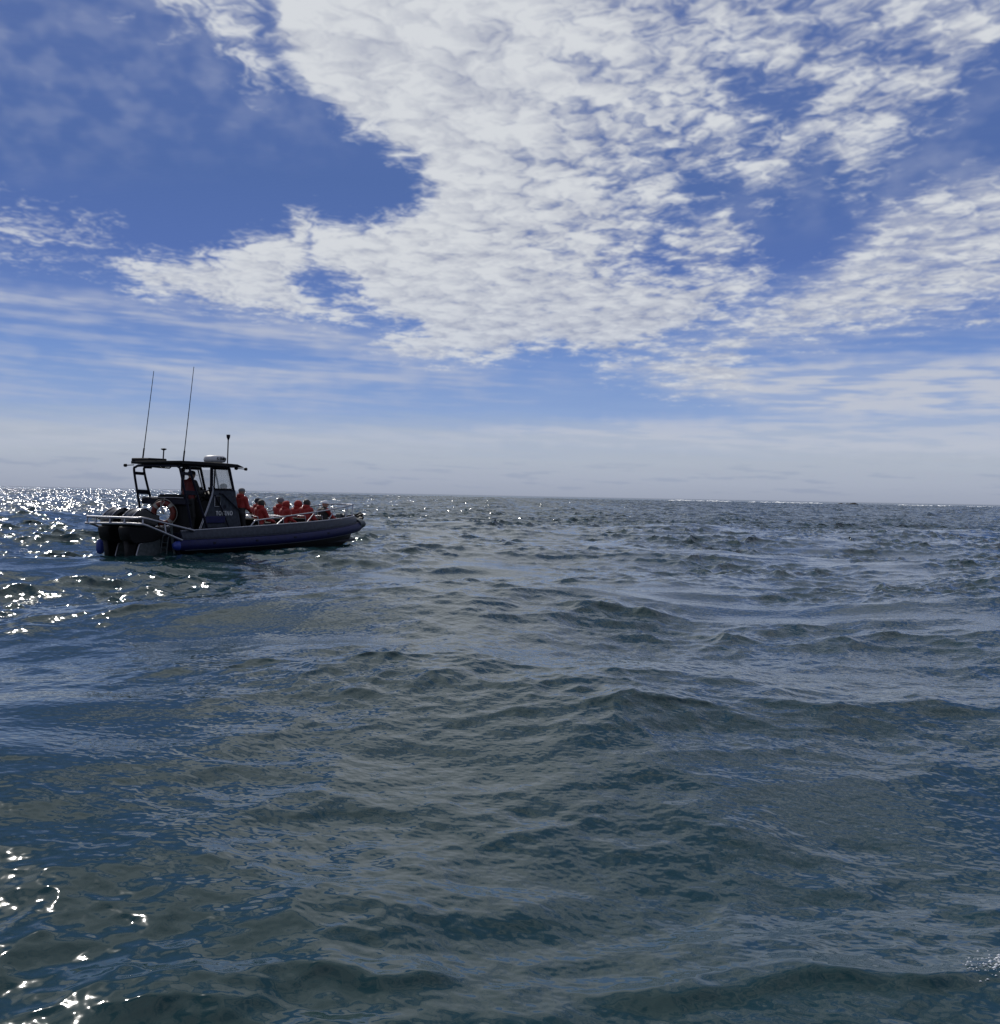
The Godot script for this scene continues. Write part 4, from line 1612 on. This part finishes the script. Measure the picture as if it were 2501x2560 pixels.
static func grow(f: Flesh, bones: Array, cell: float, blend: float) -> void:
	# bones: [from, to, radius there, radius here, colour]
	var lo := Vector3(1e9, 1e9, 1e9)
	var hi := -lo
	for b in bones:
		var r := maxf(b[2], b[3]) + cell * 3.0
		lo = lo.min((b[0] as Vector3).min(b[1]) - Vector3.ONE * r)
		hi = hi.max((b[0] as Vector3).max(b[1]) + Vector3.ONE * r)
	var nx := int((hi.x - lo.x) / cell) + 2
	var ny := int((hi.y - lo.y) / cell) + 2
	var nz := int((hi.z - lo.z) / cell) + 2
	var d := PackedFloat32Array()
	d.resize(nx * ny * nz)
	d.fill(1.0)
	var near := d.duplicate()
	var who := PackedInt32Array()
	who.resize(nx * ny * nz)
	for bi in bones.size():
		var a: Vector3 = bones[bi][0]
		var b: Vector3 = bones[bi][1]
		var ra: float = bones[bi][2]
		var rb: float = bones[bi][3]
		var pad := maxf(ra, rb) + blend + cell * 2.0
		var p0 := ((a.min(b) - Vector3.ONE * pad - lo) / cell).max(Vector3.ZERO)
		var p1 := (a.max(b) + Vector3.ONE * pad - lo) / cell
		var ab := b - a
		var ll := maxf(ab.length_squared(), 1e-9)
		for k in range(int(p0.z), mini(int(p1.z) + 1, nz)):
			for j in range(int(p0.y), mini(int(p1.y) + 1, ny)):
				var o := (k * ny + j) * nx
				for i in range(int(p0.x), mini(int(p1.x) + 1, nx)):
					var p := lo + Vector3(i, j, k) * cell - a
					var t := clampf(p.dot(ab) / ll, 0.0, 1.0)
					var e := (p - ab * t).length() - lerpf(ra, rb, t)
					var q := d[o + i]
					var h := maxf(blend - absf(q - e), 0.0) / blend
					d[o + i] = minf(q, e) - h * h * blend * 0.25
					if e < near[o + i]:
						near[o + i] = e
						who[o + i] = bi
	var at := PackedInt32Array()
	at.resize(nx * ny * nz)
	at.fill(-1)
	var sy := nx
	var sz := nx * ny
	var corners := [0, 1, sy, sy + 1, sz, sz + 1, sz + sy, sz + sy + 1]
	for k in nz - 1:
		for j in ny - 1:
			for i in nx - 1:
				var o := (k * ny + j) * nx + i
				var neg := 0
				for c in corners:
					if d[o + c] < 0.0:
						neg += 1
				if neg == 0 or neg == 8:
					continue
				var sum := Vector3.ZERO
				var count := 0
				for c in 8:
					for axis in 3:
						if c & (1 << axis):
							continue
						var e := c | (1 << axis)
						var d0 := d[o + corners[c]]
						var d1 := d[o + corners[e]]
						if (d0 < 0.0) != (d1 < 0.0):
							var p := Vector3(c & 1, (c >> 1) & 1, (c >> 2) & 1)
							p[axis] += d0 / (d0 - d1)
							sum += p
							count += 1
				var g := Vector3(d[o + 1] + d[o + sy + 1] + d[o + sz + 1] + d[o + sz + sy + 1] - d[o] - d[o + sy] - d[o + sz] - d[o + sz + sy], d[o + sy] + d[o + sy + 1] + d[o + sz + sy] + d[o + sz + sy + 1] - d[o] - d[o + 1] - d[o + sz] - d[o + sz + 1], d[o + sz] + d[o + sz + 1] + d[o + sz + sy] + d[o + sz + sy + 1] - d[o] - d[o + 1] - d[o + sy] - d[o + sy + 1])
				at[o] = f.v.size()
				f.v.append(lo + (Vector3(i, j, k) + sum / count) * cell)
				f.n.append(g.normalized())
				f.c.append(bones[who[o]][4])
	for k in range(1, nz - 1):
		for j in range(1, ny - 1):
			for i in range(1, nx - 1):
				var o := (k * ny + j) * nx + i
				var inside := d[o] < 0.0
				for axis in 3:
					var step: int = [1, sy, sz][axis]
					if inside == (d[o + step] < 0.0):
						continue
					var u: int = [sy, sz, 1][axis]
					var w: int = [sz, 1, sy][axis]
					var q := [at[o - u - w], at[o - w], at[o], at[o - u]]
					if q.min() < 0:
						continue
					if inside:
						q.reverse()
					f.ix.append_array(PackedInt32Array([q[0], q[1], q[2], q[0], q[2], q[3]]))


func elbow(s: Vector3, w: Vector3, out: Vector3) -> Vector3:
	var reach := 0.30 + 0.26
	var d := w - s
	if d.length() > reach * 0.985:
		d = d.normalized() * reach * 0.985
	var l := d.length()
	var x := (0.09 - 0.0676 + l * l) / (2.0 * l)
	var h := sqrt(maxf(0.09 - x * x, 0.0))
	var t := d / l
	var side := (out - t * out.dot(t)).normalized()
	return s + t * x + side * h


# spec: stand, lean, head_turn, head_tilt, hands [left, right], jacket, legs, sleeve
func flesh_of(spec: Dictionary) -> Array:
	var f := Flesh.new()
	var hip := Vector3(0, 0.93, 0) if spec.stand else Vector3(0.02, 0.10, 0)
	var lean: float = deg_to_rad(spec.get("lean", 0.0))
	var spine := Basis(Vector3.BACK, -lean)
	var at := func(p: Vector3) -> Vector3: return hip + spine * p
	var jacket: Color = spec.get("jacket", RED)
	var front: Color = spec.get("front", jacket)
	var sleeve: Color = spec.get("sleeve", jacket)
	var legs: Color = spec.get("legs", DARK)
	var neck: Vector3 = at.call(Vector3(0.0, 0.545, 0))
	var head: Vector3 = at.call(Vector3(0.035, 0.675, 0))
	var bones := []
	# trunk: pelvis, belly and a chest wider than deep
	for s in [-1.0, 1.0]:
		bones.append([at.call(Vector3(0, 0.02, s * 0.07)), at.call(Vector3(0, 0.20, s * 0.06)), 0.115, 0.115, legs if spec.get("bib", false) else jacket])
		bones.append([at.call(Vector3(0.0, 0.20, s * 0.06)), at.call(Vector3(-0.005, 0.42, s * 0.085)), 0.12, 0.125, jacket])
		bones.append([at.call(Vector3(0.06, 0.22, s * 0.055)), at.call(Vector3(0.055, 0.40, s * 0.065)), 0.095, 0.10, front])
		bones.append([at.call(Vector3(-0.01, 0.46, s * 0.10)), at.call(Vector3(-0.01, 0.47, s * 0.165)), 0.085, 0.078, jacket])
	bones.append([at.call(Vector3(0, 0.48, 0)), neck, 0.095, 0.075, jacket])
	for i in 2:
		var s := -1.0 if i == 0 else 1.0
		var sh: Vector3 = at.call(Vector3(-0.005, 0.465, s * 0.195))
		var wr: Vector3 = spec.hands[i]
		var el := elbow(sh, wr, Vector3(-0.35, -1.0, s * 0.45))
		if (wr - el).length() > 0.262:
			wr = el + (wr - el).normalized() * 0.26
		bones.append([sh, el, 0.074, 0.060, sleeve])
		bones.append([el, wr, 0.060, 0.047, sleeve])
		# the leg
		var hp := hip + Vector3(0, 0, s * 0.09)
		var kn: Vector3
		var an: Vector3
		if spec.stand:
			kn = Vector3(0.03 + 0.05 * s, 0.49, s * 0.11)
			an = Vector3(-0.02 + 0.08 * s, 0.10, s * 0.125)
		else:
			kn = hip + Vector3(0.43, 0.02, s * 0.13)
			an = kn + Vector3(0.02, -0.44, s * 0.01)
		bones.append([hp, kn, 0.100, 0.072, legs])
		bones.append([kn, an, 0.070, 0.050, legs])
		bones.append([an + Vector3(-0.03, -0.045, 0), an + Vector3(0.15, -0.058, s * 0.02), 0.048, 0.036, DARK])
	grow(f, bones, 0.020, 0.05)
	# hands: a palm, four fingers in two bent lengths and a thumb from the palm's side
	for i in 2:
		var s := -1.0 if i == 0 else 1.0
		var sh: Vector3 = at.call(Vector3(-0.005, 0.465, s * 0.195))
		var wr: Vector3 = spec.hands[i]
		var el := elbow(sh, wr, Vector3(-0.35, -1.0, s * 0.45))
		if (wr - el).length() > 0.262:
			wr = el + (wr - el).normalized() * 0.26
		var t := (wr - el).normalized()
		var across := t.cross(Vector3.UP).normalized()
		var down := across.cross(t).normalized()
		if down.y > 0.0:
			down = -down
		var hb := [[wr - t * 0.02, wr + t * 0.02, 0.027, 0.026, SKIN]]
		for k in 4:
			var o := across * (k - 1.5) * 0.021
			var root := wr + t * 0.075 + o
			var long: float = [0.034, 0.042, 0.039, 0.030][k]
			hb.append([wr + t * 0.015 + o * 0.8, root, 0.017, 0.013, SKIN])
			var mid := root + (t * 0.75 + down * 0.65).normalized() * long
			hb.append([root, mid, 0.0105, 0.0095, SKIN])
			hb.append([mid, mid + (down * 0.95 - t * 0.25).normalized() * long * 0.85, 0.0095, 0.0085, SKIN])
		var th := wr + t * 0.03 - across * s * 0.034
		hb.append([wr + t * 0.012 - across * s * 0.018, th, 0.016, 0.013, SKIN])
		hb.append([th, th + (t * 0.8 - across * s * 0.3 + down * 0.5).normalized() * 0.045, 0.012, 0.009, SKIN])
		grow(f, hb, 0.0075, 0.008)
	# the head, turned and tilted on the neck
	var hbs := spine * Basis(Vector3.UP, deg_to_rad(spec.get("head_turn", 0.0))) * Basis(Vector3.BACK, deg_to_rad(spec.get("head_tilt", 0.0)) + lean * 0.8)
	var hat := func(p: Vector3) -> Vector3: return head + hbs * p
	var eye := Color(0.02, 0.015, 0.012)
	var lips := Color(0.25, 0.09, 0.07)
	var face := [
		[hat.call(Vector3(-0.022, 0.025, 0)), hat.call(Vector3(0.018, 0.030, 0)), 0.086, 0.082, SKIN],
		[hat.call(Vector3(0.030, -0.03, 0)), hat.call(Vector3(0.045, -0.078, 0)), 0.058, 0.036, SKIN],
		[hat.call(Vector3(0.094, 0.012, 0)), hat.call(Vector3(0.112, -0.026, 0)), 0.010, 0.014, SKIN],
		[hat.call(Vector3(0.086, 0.032, -0.035)), hat.call(Vector3(0.086, 0.032, 0.035)), 0.013, 0.013, SKIN],
		[hat.call(Vector3(0.084, -0.055, -0.018)), hat.call(Vector3(0.084, -0.055, 0.018)), 0.010, 0.010, lips],
		[hat.call(Vector3(0.087, 0.012, -0.034)), hat.call(Vector3(0.087, 0.012, -0.030)), 0.010, 0.010, eye],
		[hat.call(Vector3(0.087, 0.012, 0.034)), hat.call(Vector3(0.087, 0.012, 0.030)), 0.010, 0.010, eye],
		[hat.call(Vector3(-0.008, 0.018, -0.086)), hat.call(Vector3(-0.012, -0.022, -0.082)), 0.016, 0.011, SKIN],
		[hat.call(Vector3(-0.008, 0.018, 0.086)), hat.call(Vector3(-0.012, -0.022, 0.082)), 0.016, 0.011, SKIN],
		[hat.call(Vector3(-0.02, -0.03, 0)), neck - spine * Vector3(0, 0.02, 0), 0.056, 0.062, SKIN],
	]
	grow(f, face, 0.009, 0.012)
	return [f, Transform3D(hbs, head), Transform3D(spine, neck), at.call(Vector3(-0.005, 0.465, 0.195))]


func cloth(c: Color, rough := 0.85) -> StandardMaterial3D:
	var m := StandardMaterial3D.new()
	m.albedo_color = c.linear_to_srgb()
	m.roughness = rough
	m.rim_enabled = true
	m.rim = 0.08
	m.rim_tint = 0.6
	return m


func build_people() -> void:
	var skin := StandardMaterial3D.new()
	skin.vertex_color_use_as_albedo = true
	skin.roughness = 0.7
	var red := cloth(RED)
	var pale := cloth(Color(0.65, 0.62, 0.55), 0.5)
	var hair := cloth(Color(0.016, 0.011, 0.008), 0.6)
	var navy := cloth(Color(0.012, 0.016, 0.028))
	var grey := cloth(Color(0.13, 0.13, 0.14))
	var white := cloth(Color(0.72, 0.72, 0.72))
	var black := cloth(Color(0.012, 0.012, 0.014))
	var crew := [
		{"label": "person in dark jacket and red vest standing at the helm under the roof", "at": Vector3(1.04, 0.605, 0.12), "stand": true, "size": 1.02, "lean": 7.0, "hands": [Vector3(0.40, 1.17, -0.10), Vector3(0.42, 1.17, 0.16)], "jacket": MAROON, "front": DARK, "sleeve": DARK, "top": "cap", "top_m": black, "collar": null, "turn": 0.0},
		{"label": "person in dark cap standing before the cabin, seen through its window", "at": Vector3(2.90, 0.30, -0.42), "stand": true, "size": 1.0, "hands": [Vector3(0.25, 0.98, -0.20), Vector3(0.22, 0.95, 0.20)], "top": "cap", "top_m": navy, "turn": 172.0},
		{"label": "person in grey cap and red jacket standing beside the cabin front", "at": Vector3(2.82, 0.30, 0.30), "stand": true, "size": 0.93, "lean": 5.0, "hands": [Vector3(0.30, 1.02, -0.16), Vector3(0.32, 0.98, 0.18)], "top": "cap", "top_m": grey, "turn": 6.0, "bib": true},
		{"label": "bareheaded dark-haired person in red jacket seated nearest the cabin", "at": Vector3(3.45, 0.72, 0.42), "stand": false, "size": 0.96, "lean": 8.0, "hands": [Vector3(0.38, 0.28, -0.14), Vector3(0.44, 0.22, 0.20)], "top": "hair", "top_m": hair, "turn": -8.0, "head_turn": -30.0},
		{"label": "person in navy beanie and red suit seated behind the dark-haired passenger", "at": Vector3(4.25, 0.72, -0.42), "stand": false, "size": 0.98, "hands": [Vector3(0.36, 0.24, -0.16), Vector3(0.36, 0.22, 0.16)], "top": "beanie", "top_m": navy, "turn": 0.0, "head_turn": 14.0},
		{"label": "person with red hood pulled up, seated amidships on the near side", "at": Vector3(4.50, 0.72, 0.42), "stand": false, "size": 0.92, "lean": 10.0, "hands": [Vector3(0.38, 0.20, -0.12), Vector3(0.40, 0.18, 0.16)], "top": "hood", "top_m": red, "turn": -12.0, "head_turn": -38.0},
		{"label": "person in grey beanie and red suit seated amidships on the far side", "at": Vector3(5.25, 0.72, -0.42), "stand": false, "size": 1.0, "hands": [Vector3(0.36, 0.24, -0.16), Vector3(0.36, 0.22, 0.16)], "top": "beanie", "top_m": grey, "turn": 0.0, "head_turn": 10.0},
		{"label": "person with red hood up, seated forward on the far side", "at": Vector3(6.00, 0.72, -0.42), "stand": false, "size": 0.92, "lean": 6.0, "hands": [Vector3(0.36, 0.24, -0.16), Vector3(0.36, 0.22, 0.16)], "top": "hood", "top_m": red, "turn": 0.0, "head_turn": 24.0},
		{"label": "bareheaded black-haired person in red jacket seated just behind the white cap", "at": Vector3(5.50, 0.72, 0.42), "stand": false, "size": 0.98, "lean": 6.0, "hands": [Vector3(0.36, 0.24, -0.14), Vector3(0.40, 0.20, 0.18)], "top": "hair", "top_m": hair, "turn": 4.0, "head_turn": -28.0},
		{"label": "person in white cap with one arm stretched forward, seated nearest the bow", "at": Vector3(6.28, 0.72, 0.42), "stand": false, "size": 0.95, "lean": 9.0, "hands": [Vector3(0.36, 0.24, -0.14), Vector3(0.55, 0.24, 0.12)], "jacket": DARK, "front": RED, "sleeve": RED, "top": "cap", "top_m": white, "turn": -10.0, "head_turn": -42.0, "head_tilt": -4.0, "collar": null},
	]
	var made := []
	made.resize(crew.size())
	in_threads(crew.size(), func(i: int): made[i] = flesh_of(crew[i]))
	for i in crew.size():
		var spec: Dictionary = crew[i]
		var f: Flesh = made[i][0]
		var arrays := []
		arrays.resize(Mesh.ARRAY_MAX)
		arrays[Mesh.ARRAY_VERTEX] = f.v
		arrays[Mesh.ARRAY_NORMAL] = f.n
		arrays[Mesh.ARRAY_COLOR] = f.c
		arrays[Mesh.ARRAY_INDEX] = f.ix
		var mesh := ArrayMesh.new()
		mesh.add_surface_from_arrays(Mesh.PRIMITIVE_TRIANGLES, arrays)
		mesh.surface_set_material(0, skin)
		var o := MeshInstance3D.new()
		o.name = "person" if i == 0 else "person_%03d" % i
		o.mesh = mesh
		o.transform = boat_at * Transform3D(Basis(Vector3.UP, deg_to_rad(spec.turn)).scaled(Vector3.ONE * spec.size), spec.at)
		add_child(o)
		tag(o, spec.label, "person", "people aboard the boat")
		var head: Transform3D = made[i][1]
		var st := begin()
		match spec.top:
			"cap":
				lathe(st, [[0.108, 0.028], [0.109, 0.055], [0.103, 0.085], [0.082, 0.115], [0.045, 0.133], [0.008, 0.138]], Vector3(-0.004, 0.0, 0))
				var brim := PackedVector2Array()
				for k in 11:
					var a := -1.15 + 2.3 * k / 10.0
					brim.append(Vector2(0.055 + cos(a) * 0.135, sin(a) * 0.095))
				var rings := []
				for y in [0.030, 0.038]:
					var ring := []
					for p in brim:
						ring.append(Vector3(p.x, y - (p.x - 0.1) * 0.22 - p.y * p.y * 2.0, p.y))
					rings.append(ring)
				loft(st, rings, true, true)
			"beanie":
				lathe(st, [[0.112, -0.005], [0.116, 0.015], [0.112, 0.04], [0.109, 0.07], [0.098, 0.105], [0.072, 0.132], [0.035, 0.147], [0.006, 0.150]], Vector3(-0.008, 0.0, 0))
			"hair":
				lathe(st, [[0.085, -0.095], [0.100, -0.06], [0.107, -0.01], [0.110, 0.045], [0.100, 0.088], [0.070, 0.118], [0.030, 0.130], [0.005, 0.132]], Vector3(-0.026, 0.0, 0))
			"hood":
				lathe(st, [[0.01, -0.165], [0.075, -0.155], [0.125, -0.11], [0.146, -0.04], [0.145, 0.03], [0.128, 0.075], [0.112, 0.078], [0.118, 0.04]], Vector3(0.0, 0.005, 0), Vector3.RIGHT, 16)
		var t := put(o, {"cap": "cap", "beanie": "beanie", "hair": "hair", "hood": "hood"}[spec.top], st, spec.top_m)
		t.transform = head
		# a stand-up collar of the float suit
		if not spec.has("collar"):
			st = begin()
			lathe(st, [[0.105, -0.05], [0.125, -0.01], [0.118, 0.045], [0.098, 0.075], [0.085, 0.06]], Vector3.ZERO, Vector3.UP, 14)
			var col := put(o, "collar", st, red)
			col.transform = (made[i][2] as Transform3D).translated_local(Vector3(-0.012, 0.0, 0))
		# pale reflective tape over the shoulder
		if spec.get("sleeve", RED) == RED and i > 1:
			for s in [-1.0, 1.0]:
				st = begin()
				var sh: Vector3 = made[i][3]
				var line := []
				for k in 7:
					var a := lerpf(-1.2, 1.2, k / 6.0)
					line.append(Vector3(sh.x - 0.01 + sin(a) * 0.088, sh.y - 0.012 + cos(a) * 0.092, s * (sh.z - 0.075)))
				tube(st, line, 0.016, 6, 1, 0.35)
				put(o, "reflective_tape", st, pale)
	print("people done ", Time.get_ticks_msec())
